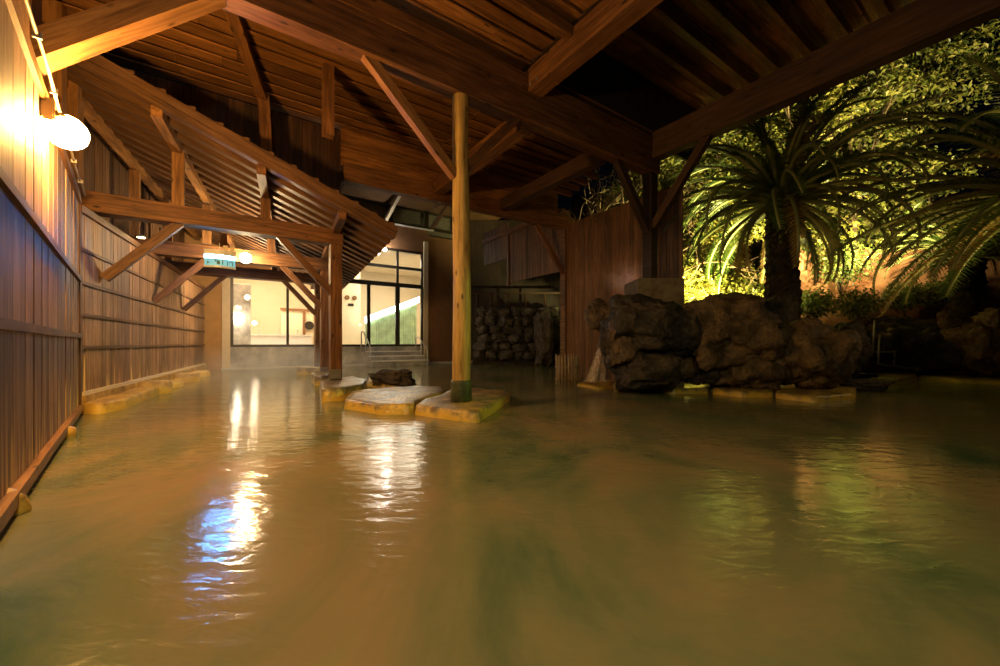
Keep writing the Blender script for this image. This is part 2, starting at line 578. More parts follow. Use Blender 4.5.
def rock_mesh(size, seed, sub=5, rough=0.32, facet=0.45, flat_top=None, freq=1.2):
    bm = bmesh.new()
    bmesh.ops.create_icosphere(bm, subdivisions=sub, radius=1.0)
    off = Vector((seed * 3.71, seed * 1.93, seed * 5.17))
    for v in bm.verts:
        p = v.co.normalized()
        # squarish boulder body with broken facets, ridges and pits
        q = Vector([math.copysign(abs(c) ** 0.75, c) for c in p])
        w_ = p + 0.25 * noise.noise_vector(p * 1.7 + off)
        vd = noise.voronoi(w_ * 1.5 + off)[0]
        d = 0.80 + rough * 0.9 * noise.fractal(p * freq + off, 1.0, 2.0, 3) + facet * (min(0.9, vd[0]) * 0.75)
        crack = max(0.0, 0.10 - (vd[1] - vd[0]))
        d -= crack * 1.1
        d += 0.09 * (noise.ridged_multi_fractal(p * 3.2 + off, 0.9, 2.1, 5, 0.9, 2.0) - 1.0) * 0.6
        d -= 0.05 * max(0, noise.noise(p * 11 + off)) + 0.02 * noise.noise(p * 22 + off)
        q = q * d
        if flat_top is not None and q.z > flat_top:
            q.z = flat_top + (q.z - flat_top) * 0.15
        v.co = Vector((q.x * size[0] / 2, q.y * size[1] / 2, q.z * size[2] / 2))
    return to_mesh(bm, 'rock', False)


def rock(loc, size, seed, mat, label, cat='rock', name='boulder', group=None, rot=0.0, parent=None, smooth=True, **kw):
    me = rock_mesh(size, seed, **kw)
    if smooth:
        me.polygons.foreach_set('use_smooth', [True] * len(me.polygons))
    mw_ = Matrix.Translation(loc) @ Matrix.Rotation(rot, 4, 'Z')
    o = link(name, me, mat, parent, mw_)
    if label:
        tag(o, label, cat, group)
    return o


def slab(name, pts, z0, z1, mat, label, cat='stone slab', seed=1, parent=None, amp=0.03):
    """Irregular flat stone with the given outline (world x, y)."""
    c = sum((Vector((p[0], p[1], 0)) for p in pts), Vector()) / len(pts)
    bm = bmesh.new()
    dense = []
    for i, p in enumerate(pts):
        q = pts[(i + 1) % len(pts)]
        n = max(1, int((Vector(q[:2]) - Vector(p[:2])).length / 0.12))
        for k in range(n):
            t = k / n
            dense.append((p[0] * (1 - t) + q[0] * t - c.x, p[1] * (1 - t) + q[1] * t - c.y))
    rings = []
    for ins, z in ((0.0, z0), (-0.01, z0 + (z1 - z0) * 0.55), (0.0, z1 - 0.035), (0.03, z1 - 0.006), (0.10, z1)):
        ring = []
        for (x, y) in dense:
            r = math.hypot(x, y)
            j = amp * noise.noise(Vector((x * 3 + seed * 7, y * 3, z * 4)))
            k = (r - ins + j) / r
            ring.append(bm.verts.new((x * k, y * k, z + (amp * 0.5 * noise.noise(Vector((x * 4, y * 4 + seed, 0))) if z > z0 else 0))))
        rings.append(ring)
    n = len(dense)
    for a, d in zip(rings, rings[1:]):
        for i in range(n):
            j = (i + 1) % n
            bm.faces.new((a[i], a[j], d[j], d[i]))
    inner = rings[-1]
    mid = bm.verts.new((0, 0, z1 + 0.005))
    half = [bm.verts.new((v.co.x * 0.5, v.co.y * 0.5, z1 + amp * 0.5 * noise.noise(Vector((v.co.x * 2, v.co.y * 2 + seed, 0))))) for v in inner]
    for i in range(n):
        j = (i + 1) % n
        bm.faces.new((inner[i], inner[j], half[j], half[i]))
        bm.faces.new((half[i], half[j], mid))
    bm.faces.new(rings[0][::-1])
    o = link(name, to_mesh(bm, name, True), mat, parent, Matrix.Translation((c.x, c.y, 0)))
    if label:
        tag(o, label, cat)
    return o


def copy_tree(o, loc=None, parent=None):
    c = o.copy()
    COL.objects.link(c)
    if parent is not None:
        c.parent = parent
    if loc is not None:
        c.location = loc
    for ch in list(o.children):
        copy_tree(ch, None, c)
    return c


def mesh_np(name, verts, faces, mat, parent=None, mw=None, smooth=False):
    me = bpy.data.meshes.new(name)
    me.from_pydata(verts, [], faces)
    me.update()
    if smooth:
        me.polygons.foreach_set('use_smooth', [True] * len(me.polygons))
    return link(name, me, mat, parent, mw)


# ================================================================== SETTING: water, ground
bm = bmesh.new()
bm_box(bm, (-14, -4, -0.6), (18, 24, 0.0))
struct(link('water', to_mesh(bm, 'water'), M['water']), 'still murky olive and amber spring water filling the whole bath', 'water')

# ================================================================== LEFT WALL
Wc = Vector((-5.95, 5.47, 0))                    # where the near and the far left walls meet
W1 = Vector((0.69, -0.724, 0)).normalized()      # near wall runs from Wc towards the camera
wl = struct(board_wall('wall_left', Wc, Wc + W1 * 8.5, 0.05, 2.98, M['wall'], 0.17, seed=1),
            'tall weathered vertical board wall nearest on the left under the glowing lamp', 'wall')
nrm = Vector((-W1.y, W1.x, 0))
if nrm.x < 0:
    nrm = -nrm                                    # towards the pool


def wall_batten(parent, p0, d, r0, r1, z, w, h, mat, name='batten', off=0.03):
    n_ = Vector((-d.y, d.x, 0))
    if n_.x < 0:
        n_ = -n_
    a = Vector((p0.x, p0.y, z)) + d * r0 + n_ * off
    c = Vector((p0.x, p0.y, z)) + d * r1 + n_ * off
    o = beam(name, a, c, w, h, mat, None, 0.005)
    mwl = o.matrix_world.copy()
    o.parent = parent
    o.matrix_local = parent.matrix_world.inverted() @ frame_matrix(a, c - a)
    return o


for z in (1.89, 1.10):
    wall_batten(wl, Wc, W1, 0, 8.5, z, 0.035, 0.06, M['batten'])
wall_batten(wl, Wc, W1, 0, 8.5, 0.09, 0.05, 0.08, M['beam_lite'], 'sill_board', 0.04)
wall_batten(wl, Wc, W1, 0, 8.5, 3.01, 0.09, 0.10, M['beam_lite'], 'top_plate', 0.0)
up_ = struct(board_wall('wall_left_upper', Wc + W1 * 3.72, Wc + W1 * 8.5, 3.06, 5.3, M['wall_top'], 0.22, seed=3),
             'honey coloured vertical boards of the left wall above the cable', 'wall')

wl2 = struct(board_wall('wall_left_rear', Wc, Wc + Wd * 9.2, 0.27, 2.85, M['wall'], 0.15, seed=2),
             'grey brown board wall under the lean-to on the far left', 'wall')
for z in (2.33, 1.86, 1.40, 0.94):
    wall_batten(wl2, Wc, Wd, 0.02, 9.2, z, 0.03, 0.045, M['batten'])
wall_batten(wl2, Wc, Wd, 0.02, 9.2, 0.27, 0.08, 0.06, M['beige'], 'sill_board', 0.03)
wall_batten(wl2, Wc, Wd, -0.02, 9.2, 2.90, 0.12, 0.10, M['beam'], 'top_plate', 0.0)
wp = beam('corner_post', (Wc.x, Wc.y, 0.0), (Wc.x, Wc.y, 2.95), 0.09, 0.09, M['batten'])
tag(wp, 'thin dark corner post where the two left board walls meet', 'post')

# foot of the far wall: ochre kerb in the water
a = Wc + Wd * 0.0
bm = bmesh.new()
bm_box(bm, (0, -0.10, -0.3), (9.2, 0.06, 0.25))
struct(link('trim_1', to_mesh(bm, 'trim'), M['ledge'], None, frame_matrix(Wc, Wd)), 'ochre stained kerb under the far left wall', 'kerb')

# ================================================================== PAVILION
P0 = gp(461, 400, 0.12)
P0 = Vector((-0.57, 5.7, 0))
P1 = Vector((3.2, 8.29, 0))
P2 = Vector((1.97, 11.8, 0))
PL = Vector((-4.03, 3.25, 0))
O = Vector((-3.43, 8.1, 0))                      # foot of the first lean-to post
uA, nA = P0.dot(U), P0.dot(V)
uB = P1.dot(U)
DECK = 5.45

# ceiling: lapped boards along U; the bay right of the cross beam is raised
uD = uA + 1.29
HI = 6.55  # made-up raised height; with its risers it keeps lamplight off this bay


def child(o, parent):
    """Parent o keeping its world placement."""
    bpy.context.view_layer.update()
    mwo = o.matrix_world.copy()
    o.parent = parent
    o.matrix_parent_inverse = Matrix.Identity(4)
    o.matrix_local = parent.matrix_world.inverted() @ mwo
    return o


def lap_boards(bm, u0, u1, n0, n1, z, rnd):
    n = n0
    while n < n1:
        w = 0.29 * rnd.uniform(0.93, 1.07)
        u = u0
        while u < u1 - 0.05:
            L = min(rnd.uniform(2.2, 3.8), u1 - u)
            if u1 - u - L < 0.6:
                L = u1 - u
            m_ = Matrix.Translation((u + 0.003, n, z + 0.02)) @ Matrix.Rotation(math.radians(10), 4, 'X')
            bm_box(bm, (0, -0.01, 0), (L - 0.006, w + 0.02, 0.022), m_)
            u += L
        n += w


rnd = random.Random(5)
bm = bmesh.new()
lap_boards(bm, -3.4, uD - 0.1, -4.0, 8.62, DECK, rnd)
lap_boards(bm, uD - 0.1, uB + 0.05, nA - 0.05, 8.62, DECK, rnd)
lap_boards(bm, uD - 0.1, uB + 2.0, -4.0, nA, HI, rnd)
ceil_ = struct(link('ceiling', to_mesh(bm, 'ceiling'), M['deck'], None, frame_matrix(Vector((0, 0, 0)), U)),
               'brown lapped board underside of the pavilion roof', 'ceiling')
bm = bmesh.new()
bm_box(bm, (-3.6, -4.2, DECK + 0.08), (uD - 0.1, 8.7, DECK + 0.14))
bm_box(bm, (uD - 0.1, nA, DECK + 0.08), (uB + 0.3, 8.7, DECK + 0.14))
bm_box(bm, (uD - 0.2, -4.2, HI + 0.08), (uB + 2.1, nA + 0.1, HI + 0.14))
bm_box(bm, (uD - 0.12, -4.2, DECK + 0.0), (uD - 0.06, nA, HI + 0.08))
bm_box(bm, (uD - 0.12, nA + 0.02, DECK - 0.15), (uB + 2.0, nA + 0.08, HI + 0.08))
rf = link('roof_sheathing', to_mesh(bm, 'roof_sheathing'), M['char'], None, frame_matrix(Vector((0, 0, 0)), U))
rf.parent = ceil_
rf.matrix_local = Matrix.Identity(4)
for k in range(15):
    nn_ = -3.0 + k * 0.52
    child(beam('joist', UN(uD + 0.05, nn_, HI - 0.09), UN(uB + 1.95, nn_, HI - 0.09), 0.12, 0.20, M['deck']), ceil_)
for nn_ in (3.0, 3.95):
    child(beam('joist', UN(-1.3, nn_, 5.36), UN(3.92, nn_, 5.36), 0.11, 0.16, M['deck']), ceil_)
for nn_ in (6.0, 7.3):
    child(beam('joist', UN(4.2, nn_, 5.37), UN(uB - 0.1, nn_, 5.37), 0.10, 0.14, M['deck']), ceil_)
# planks closing the gap between the far edge beam and the roof boards
bm = bmesh.new()
for k in range(4):
    z = 4.74 + 0.19 * k
    m_ = Matrix.Translation((O.dot(U) + 0.1, 8.60, z)) @ Matrix.Rotation(math.radians(-8), 4, 'X')
    bm_box(bm, (0, -0.012, 0), (P2.dot(U) - O.dot(U) - 0.4, 0.012, 0.205), m_)
struct(link('wall_eave', to_mesh(bm, 'wall_eave'), M['deck'], None, frame_matrix(Vector((0, 0, 0)), U)),
       'horizontal lapped planks above the far edge beam', 'wall')

# main beam A over the log
a = UN(PL.dot(U), nA, 0)
mb = empty('main_beam', UN(uA, nA, 4.60), 'long heavy roof beam running over the log post across the bath', 'beam')
beam('timber', UN(PL.dot(U) - 0.1, nA, 4.83), UN(uB + 0.15, nA, 4.83), 0.26, 0.46, M['beam'], mb)
beam('top_plank', UN(PL.dot(U) - 0.1, nA - 0.05, 5.19), UN(uB - 0.1, nA - 0.05, 5.19), 0.18, 0.24, M['deck'], mb)

# cross beam D lying on A
cb = empty('cross_beam', UN(uD, nA, 5.06), 'thick cross beam passing overhead above the log post', 'beam')
beam('timber', UN(uD, -3.5, 5.22), UN(uD, nA + 0.25, 5.22), 0.28, 0.36, M['beam'], cb)
for dn in (-0.35, -0.2):
    bm = bmesh.new()
    bm_cyl(bm, UN(uD - 0.155, nA + dn, 5.12), UN(uD - 0.13, nA + dn, 5.12), 0.022, seg=8)
    link('bolt', to_mesh(bm, 'bolt'), M['grey_metal'], cb)
tag(beam('cross_beam', UN(uD, nA + 0.13, 4.72), UN(uD, 8.5, 4.72), 0.24, 0.34, M['beam']),
    'cross beam behind the log running back to the far edge beam', 'beam')
tag(beam('cross_beam', UN(uA + 3.2, nA + 0.13, 4.68), UN(uA + 3.2, 8.5, 4.68), 0.22, 0.30, M['fascia']),
    'short cross beam reaching back from the corner beside the dark post', 'beam')

# edge beam E
E0 = O + U * 0.15
tag(beam('edge_beam', Vector((E0.x, E0.y, 4.58)), Vector((P2.x, P2.y, 4.62)) + U * 0.3, 0.22, 0.38, M['beam']),
    'far edge beam between the lean-to roof and the boarded corner', 'beam')
# fascia beam B
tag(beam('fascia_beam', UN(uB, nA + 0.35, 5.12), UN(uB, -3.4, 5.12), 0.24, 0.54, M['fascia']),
    'deep dark fascia beam along the roof edge facing the garden', 'beam')

# log post ---------------------------------------------------------
lp = empty('log_post', P0 + Z * 0.15, 'round golden log post standing on the stone slab in mid pool', 'post')
bm = bmesh.new()
segs, rows = 28, 40
rings = []
for i in range(rows + 1):
    t = i / rows
    z = 0.36 + t * (4.86 - 0.36)
    r0 = 0.137 - 0.022 * t
    ring = []
    for k in range(segs):
        an = 2 * PI * k / segs
        d = 1 + 0.05 * noise.noise(Vector((math.cos(an) * 1.3, math.sin(an) * 1.3, z * 0.9))) + 0.015 * noise.noise(Vector((math.cos(an) * 5, math.sin(an) * 5, z * 3)))
        ring.append(bm.verts.new((r0 * d * math.cos(an) + 0.012 * math.sin(z * 1.1), r0 * d * math.sin(an), z)))
    rings.append(ring)
for a_, c_ in zip(rings, rings[1:]):
    for k in range(segs):
        j = (k + 1) % segs
        bm.faces.new((a_[k], a_[j], c_[j], c_[k]))
bm.faces.new(rings[0][::-1])
bm.faces.new(rings[-1])
link('shaft', to_mesh(bm, 'shaft', True), M['log'], lp, Matrix.Translation(P0))
bm = bmesh.new()
bm_lathe(bm, [(0.155, 0.10), (0.158, 0.2), (0.150, 0.42), (0.147, 0.455), (0.13, 0.46)], 28)
sl = link('foot_sleeve', to_mesh(bm, 'foot_sleeve', True), M['sleeve'], lp, Matrix.Translation(P0))
sl['label'] = 'dark mossy sleeve around the foot of the log'
beam('knee_brace', P0 - U * 0.10 + Z * 3.42, P0 - U * 1.38 + Z * 4.66, 0.12, 0.13, M['beam_lite'], lp)
beam('knee_brace', P0 + U * 0.10 + Z * 3.62, P0 + U * 1.02 + Z * 4.62, 0.11, 0.12, M['beam'], lp)
# post against the left wall, with its brace
pl = empty('wall_post', PL, 'squared post rising against the left wall beside the cable', 'post')
beam('shaft', PL + Z * 3.07, PL + Z * 5.3, 0.22, 0.22, M['beam_lite'], pl)
kb = beam('knee_brace', PL + U * 0.05 + Z * 3.42, PL + U * 1.36 + Z * 4.66, 0.24, 0.19, M['beam_lite'], pl)
bm = bmesh.new()
bp_ = PL + U * 1.24 + Z * 4.545 - V * 0.125
bm_cyl(bm, bp_, bp_ - V * 0.02, 0.022, seg=8)
link('bolt', to_mesh(bm, 'bolt'), M['grey_metal'], pl)
# further posts standing on the left wall
for i, (px, Y, lab) in enumerate(((53, 5.05, 'lit orange post behind the slanted brace at upper left'),
                                  (70, 5.75, 'lit orange post just above the end of the near left wall'))):
    q = Vector(((px - 500) / F * Y, Y, 0))
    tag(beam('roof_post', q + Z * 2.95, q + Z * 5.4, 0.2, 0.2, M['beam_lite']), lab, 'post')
# struts in the gap behind main beam
s0 = at(231, 6, 4.9)
s1 = at(263, 96, 6.6)
rs = empty('roof_strut', at(266, 150, 6.6), 'bent roof strut with a short upright against the dark boards', 'strut')
beam('diagonal', at(229, 2, 5.05), at(262, 97, 6.85), 0.15, 0.13, M['beam'], rs)
beam('upright', at(263, 94, 6.9), at(267, 162, 6.9), 0.17, 0.17, M['beam'], rs)
tag(beam('hanging_post', at(328, 30, 6.3), at(328, 136, 6.3), 0.16, 0.16, M['beam']),
    'short hanging post with a cut lower end behind the main beam', 'post')

# corner post P1 (dark), on its concrete block
cp = empty('dark_post', P1 + Z * 2.32, 'nearly black corner post on the concrete block beside the garden', 'post')
beam('shaft', P1 + Z * 2.31, P1 + Z * 5.2, 0.21, 0.21, M['char'], cp)
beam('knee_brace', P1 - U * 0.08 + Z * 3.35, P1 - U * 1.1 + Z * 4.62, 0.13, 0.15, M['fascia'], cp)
beam('knee_brace', P1 - V * 0.08 + Z * 3.45, P1 - V * 1.25 + Z * 4.9, 0.13, 0.15, M['fascia'], cp)
bm = bmesh.new()
bm_box(bm, (-0.40, -0.42, 0.0), (0.54, 0.5, 2.32))
bmesh.ops.bevel(bm, geom=bm.edges[:], offset=0.02, segments=2, affect='EDGES')
tag(link('plinth', to_mesh(bm, 'plinth'), M['concrete'], None, Matrix.Translation(P1)),
    'square grey concrete block under the dark corner post', 'plinth')
# P2 corner post
c2 = empty('fence_post', P2, 'brown square post at the boarded corner above the bamboo guard', 'post')
beam('shaft', P2 + Z * -0.1, P2 + Z * 5.0, 0.2, 0.2, M['brown_boards'], c2)
beam('knee_brace', P2 - U * 0.05 + Z * 3.1, P2 - U * 1.15 + Z * 4.4, 0.11, 0.13, M['beam'], c2)

# boarded enclosure on the right of P2 and hanging panels behind it
wr_ = struct(board_wall('wall_right', P2 + V * 0.0, P2 - V * 3.75, 0.0, 4.58, M['brown_boards'], 0.14, seed=11),
             'tall brown board wall behind the dark corner post', 'wall')
hp = board_wall('board_screen', P2 + V * 0.12, P2 + V * 2.9, 3.2, 5.0, M['brown_boards'], 0.15, seed=12)
tag(hp, 'long brown board panel hanging over the dark gap left of the corner', 'panel')
hp2 = board_wall('board_screen', P2 + V * 2.95, P2 + V * 4.6, 4.1, 5.4, M['brown_boards'], 0.15, seed=13)
tag(hp2, 'shorter raised brown board panel left of the long hanging one', 'panel')
tag(beam('header_beam', P2 + V * 0.1 + Z * 5.05, P2 + V * 4.7 + Z * 5.05, 0.14, 0.16, M['beam']),
    'header beam carrying the hanging board panels', 'beam')
tag(beam('slim_post', P2 + V * 2.92 + Z * 3.1, P2 + V * 2.92 + Z * 4.98, 0.1, 0.1, M['beam']),
    'slim upright between the two hanging board panels', 'post')
# rafter tails peeking out beyond the short cross beam
for k in range(4):
    q = UN(uA + 3.45, 6.4 + 0.38 * k, 5.0)
    t_ = beam('rafter_tail', q, q + U * (1.0 + 0.1 * k), 0.09, 0.12, M['beam_lite'])
    child(t_, ceil_)

# ================================================================== LEAN-TO
def rz(a_):
    return 3.455 - 0.393 * a_


def LT(a_, s, z):
    p = O + U * a_ + Wd * s
    return Vector((p.x, p.y, z))


A0, A1 = -4.7, 0.95
S0, S1 = -1.3, 9.3
rnd = random.Random(8)
bm = bmesh.new()
x = 0.0
while x < 5.25:
    w = min(0.2 * rnd.uniform(0.8, 1.2), 5.3 - x)
    d = rnd.uniform(-0.004, 0.004)
    vs, fs = bm_box(bm, (x + 0.004, -0.015 + d, 0), (x + w, 0.015 + d, DECK))
    for v in vs:
        if v.co.z < 1:
            v.co.z = rz(v.co.x - 5.2) + 0.16
    x += w
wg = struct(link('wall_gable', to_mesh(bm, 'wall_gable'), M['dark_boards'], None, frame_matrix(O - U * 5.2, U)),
            'dark vertical boards filling the gap above the lean-to roof edge', 'wall')
lr = empty('lean_to_roof', LT(0, S0, rz(0)), 'ribbed lean-to roof sloping down from the left wall to the posts', 'roof')
# roof boards above the rafters
bm = bmesh.new()
q = [LT(A0, S0, rz(A0) + 0.10), LT(A1, S0, rz(A1) + 0.10), LT(A1, S1, rz(A1) + 0.10), LT(A0, S1, rz(A0) + 0.10)]
vs = [bm.verts.new(p) for p in q] + [bm.verts.new(p + Z * 0.05) for p in q]
for f in ((0, 1, 2, 3), (7, 6, 5, 4), (0, 4, 5, 1), (1, 5, 6, 2), (2, 6, 7, 3), (3, 7, 4, 0)):
    bm.faces.new([vs[i] for i in f])
link('roof_boards', to_mesh(bm, 'roof_boards'), M['dark_boards'], lr)
nr = 25
for k in range(nr):
    s = S0 + 0.06 + (S1 - S0 - 0.12) * k / (nr - 1)
    beam('rafter', LT(A0, s, rz(A0) + 0.02), LT(A1 + 0.02, s, rz(A1 + 0.02) + 0.02), 0.15, 0.17, M['rafter'], lr, 0.008)
up2 = struct(board_wall('wall_left_gable', LT(-4.15, -0.4, 0), LT(-4.15, 9.2, 0), 2.9, rz(-4.15) + 0.02, M['brown_boards'], 0.18, seed=44),
             'boards closing the gap between the far left wall and the lean-to roof', 'wall')
# batten ends on the verge
for k in range(17):
    a_ = A0 + 0.2 + k * 0.335
    o = beam('batten_end', LT(a_, S0 - 0.015, rz(a_) + 0.175), LT(a_, S0 + 0.3, rz(a_) + 0.175), 0.16, 0.045, M['rafter'], lr, 0.005)
beam('verge_board', LT(A0, S0 - 0.02, rz(A0) + 0.10), LT(A1 + 0.03, S0 - 0.02, rz(A1 + 0.03) + 0.10), 0.035, 0.13, M['rafter'], lr, 0.005)
for a_ in (-3.76, -2.53, -1.25, 0.0):
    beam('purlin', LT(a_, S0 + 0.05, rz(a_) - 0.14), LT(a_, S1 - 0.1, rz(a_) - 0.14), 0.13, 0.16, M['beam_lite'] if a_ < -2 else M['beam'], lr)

TZ = 3.02
tr1 = empty('roof_truss', LT(0, 0, 0.26), 'nearest lean-to truss with its tie beam lit from the left', 'truss', 'lean-to trusses')


def truss_parts(root):
    beam('tie_beam', LT(-4.35, 0, TZ + 0.16), LT(0.12, 0, TZ + 0.16), 0.30, 0.30, M['beam'], root)
    beam('post', LT(0, 0, 0.24), LT(0, 0, rz(0) - 0.16), 0.22, 0.22, M['beam'], root)
    for a_ in (-3.76, -2.53, -1.25):
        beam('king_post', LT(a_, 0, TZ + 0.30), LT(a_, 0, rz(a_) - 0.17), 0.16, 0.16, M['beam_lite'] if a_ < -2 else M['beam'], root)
    beam('knee_brace', LT(-0.06, 0, 2.02), LT(-1.03, 0, TZ + 0.06), 0.12, 0.13, M['beam'], root)
    beam('knee_brace', LT(-3.44, 0, 2.02), LT(-2.5, 0, TZ + 0.04), 0.12, 0.13, M['beam'], root)
    bm = bmesh.new()
    bm_box(bm, (-0.12, -0.012, -0.10), (0.10, 0.012, 0.10))
    link('foot_plate', to_mesh(bm, 'foot_plate'), M['grey_metal'], root, frame_matrix(LT(0, -0.125, 0.36), U))


truss_parts(tr1)
for k, lab in ((1, 'second lean-to truss back, behind the blue lit sign'),
               (2, 'third lean-to truss, the farthest one in front of the bathhouse windows')):
    t2 = copy_tree(tr1, tr1.location + Wd * 2.65 * k - Z * 0.10)
    t2['label'] = lab

# ================================================================== BATHHOUSE
F0 = Vector((-7.7, 16.4, 0))


def FB(t, d, z):
    """Facade point: t along, d in front of it."""
    p = F0 + U * t - V * d
    return Vector((p.x, p.y, z))


FM = frame_matrix(F0, U)                          # local x along facade, local y away from the camera


def fbox(name, x0, x1, y0, y1, z0, z1, mat, parent=None, bev=0.0):
    bm = bmesh.new()
    bm_box(bm, (x0, y0, z0), (x1, y1, z1))
    if bev:
        bmesh.ops.bevel(bm, geom=bm.edges[:], offset=bev, segments=1, affect='EDGES')
    o = link(name, to_mesh(bm, name), mat, None, FM)
    if parent is not None:
        child(o, parent)
    return o


struct(fbox('wall_back_left', -6.4, -3.28, 0, 0.2, -0.2, 6.2, M['orange_plaster']), 'orange brown plaster wall left of the bathhouse windows', 'wall')
struct(fbox('wall_back_right', 5.02, 8.2, 0, 0.2, -0.2, 6.3, M['brown_plaster']), 'brown plaster wall right of the bathhouse doors', 'wall')
struct(fbox('wall_back_upper', -3.28, 5.02, 0, 0.2, 5.45, 6.6, M['brown_plaster']), 'brown band of wall above the bathhouse windows', 'wall')
struct(fbox('wall_back_lintel', -3.0, 0.42, 0, 0.2, 3.62, 5.45, M['orange_plaster']), 'plaster wall over the left bathhouse window', 'wall')
struct(fbox('wall_back_sill', -3.28, 5.02, -0.02, 0.3, -0.3, 0.84, M['grey_tile']), 'mottled grey stone base under the bathhouse windows', 'wall')
struct(fbox('trim_2', -3.28, -3.02, -0.06, 0.22, -0.2, 5.45, M['beige'], None, 0.01), 'pale beige pilaster left of the bathhouse window', 'pillar')
struct(fbox('trim_3', 4.78, 5.02, -0.06, 0.22, -0.2, 6.0, M['beige'], None, 0.01), 'pale beige pilaster right of the glass doors', 'pillar')
struct(fbox('trim_4', -3.6, 5.3, -0.10, 0.0, 6.55, 6.62, M['white'], None, 0.01), 'white flashing strip under the clerestory', 'trim')
struct(fbox('trim_5', -4.4, 0.5, -0.25, -0.05, 3.66, 4.34, M['beam_lite'], None, 0.01), 'timber fascia over the left window lit by the globe', 'fascia')


def window(name, x0, x1, z0, z1, xs, zs, label, fw=0.10, mat=None):
    """Framed glazing; xs, zs are inner bar positions."""
    bm = bmesh.new()
    m_ = mat or M['frame']
    for x in (x0 + fw / 2, x1 - fw / 2):
        bm_box(bm, (x - fw / 2, 0.04, z0), (x + fw / 2, 0.14, z1))
    for z in (z0 + fw / 2, z1 - fw / 2):
        bm_box(bm, (x0 + fw, 0.045, z - fw / 2), (x1 - fw, 0.135, z + fw / 2))
    for x, w_ in xs:
        bm_box(bm, (x - w_ / 2, 0.035, z0 + fw), (x + w_ / 2, 0.145, z1 - fw))
    for z, w_ in zs:
        bm_box(bm, (x0 + fw, 0.03, z - w_ / 2), (x1 - fw, 0.15, z + w_ / 2))
    o = struct(link(name, to_mesh(bm, name), m_, None, FM), label, 'window')
    bm = bmesh.new()
    bm_box(bm, (x0 + 0.02, 0.085, z0 + 0.02), (x1 - 0.02, 0.095, z1 - 0.02))
    child(link('pane', to_mesh(bm, 'pane'), M['glass'], None, FM), o)
    return o


window('window_1', -3.02, 0.42, 0.84, 3.62, [(-1.1, 0.09)], [], 'wide dark framed bathhouse window on the left showing the cream room')
window('door_1', 0.42, 4.78, 0.84, 3.75, [(2.15, 0.14), (3.5, 0.20)], [], 'dark framed sliding glass doors of the bathhouse')
window('window_2', 0.42, 4.78, 3.75, 5.45, [(3.5, 0.10)], [(4.58, 0.13)], 'tall transom panes above the glass doors')
window('window_3', -0.6, 8.2, 6.62, 7.5, [(1.6, 0.14), (3.2, 0.14), (5.0, 0.14), (6.6, 0.14)], [], 'dark clerestory strip below the bathhouse eave')
struct(fbox('wall_back_attic', -0.6, 8.2, 0.5, 0.6, 6.4, 7.6, M['grey_metal']), 'grey attic wall behind the clerestory panes', 'wall')
# eave with brackets
sf = struct(fbox('ceiling_eave', -2.0, 8.6, -2.9, 0.6, 7.52, 7.62, M['brown_boards']), 'board soffit under the bathhouse eave', 'soffit')
for t in (0.6, 2.9, 5.2):
    child(beam('bracket', FB(t, 0.02, 6.7), FB(t, 2.2, 7.45), 0.14, 0.16, M['brown_boards'] if t != 2.9 else M['beige']), sf)

# room behind the glass
struct(fbox('floor', -3.4, 8.0, 0.3, 6.5, 0.7, 0.82, M['pale_step']), 'pale floor inside the bathhouse', 'floor')
struct(fbox('wall_room_back', -3.4, 8.0, 6.3, 6.4, 0.8, 5.5, M['room']), 'cream rear wall of the bathhouse room', 'wall')
struct(fbox('wall_room_left', -3.5, -3.4, 0.2, 6.4, 0.8, 5.5, M['room']), 'cream side wall of the bathhouse room', 'wall')
struct(fbox('wall_room_right', 7.9, 8.0, 0.2, 6.4, 0.8, 5.5, M['room']), 'cream right wall of the bathhouse room', 'wall')
struct(fbox('wall_room_middle', 0.55, 0.7, 2.2, 6.4, 0.8, 5.5, M['room']), 'cream partition across the bathhouse room', 'wall')
struct(fbox('ceiling_room', -3.5, 8.0, 0.2, 6.4, 5.35, 5.5, M['room']), 'cream ceiling of the bathhouse room', 'ceiling')
struct(fbox('wall_room_doors', 0.7, 2.6, 3.2, 3.3, 0.8, 5.4, M['room']), 'cream wall with two round vents behind the glass doors', 'wall')


def fcyl(name, x, y0, y1, z, r, mat, parent=None, seg=20):
    bm = bmesh.new()
    bm_cyl(bm, (x, y0, z), (x, y1, z), r, seg=seg)
    o = link(name, to_mesh(bm, name), mat, None, FM)
    if parent is not None:
        child(o, parent)
    return o


for x, lab in ((1.93, 'left one of two round brown vents on the cream wall'), (2.30, 'right one of two round brown vents on the cream wall')):
    v_ = fcyl('round_vent', x, 3.15, 3.2, 3.35, 0.12, M['brown_plaster'])
    tag(v_, lab, 'vent')
    child(fcyl('hub', x, 3.13, 3.16, 3.35, 0.05, M['brass'], None, 12), v_)
pn = fbox('name_plate', 1.98, 2.26, 3.16, 3.2, 2.92, 3.05, M['frame'], None, 0.008)
tag(pn, 'small dark plate below the two round vents', 'plate')
# made-up green slats and glowing strip stand in for a reflection in the glass
gs = empty('reflection_screen', FB(3.2, -2.2, 0.82), 'made-up pale green slats with a glowing slanted strip standing in for a reflection behind the doors', 'screen')
bm = bmesh.new()
for k in range(22):
    x = 2.6 + k * 0.125
    zt = 2.0 + (x - 2.3) * 0.42
    bm_box(bm, (x, 2.2, 0.82), (x + 0.10, 2.26, zt))
child(link('slats', to_mesh(bm, 'slats'), M['reflection_green'], None, FM), gs)
bm = bmesh.new()
bm_box(bm, (2.55, 2.10, 1.9), (5.45, 2.16, 2.2))
for v in bm.verts:
    v.co.z += (v.co.x - 2.3) * 0.42
child(link('reflection_strip', to_mesh(bm, 'reflection_strip'), M['reflection_glow'], None, FM), gs)
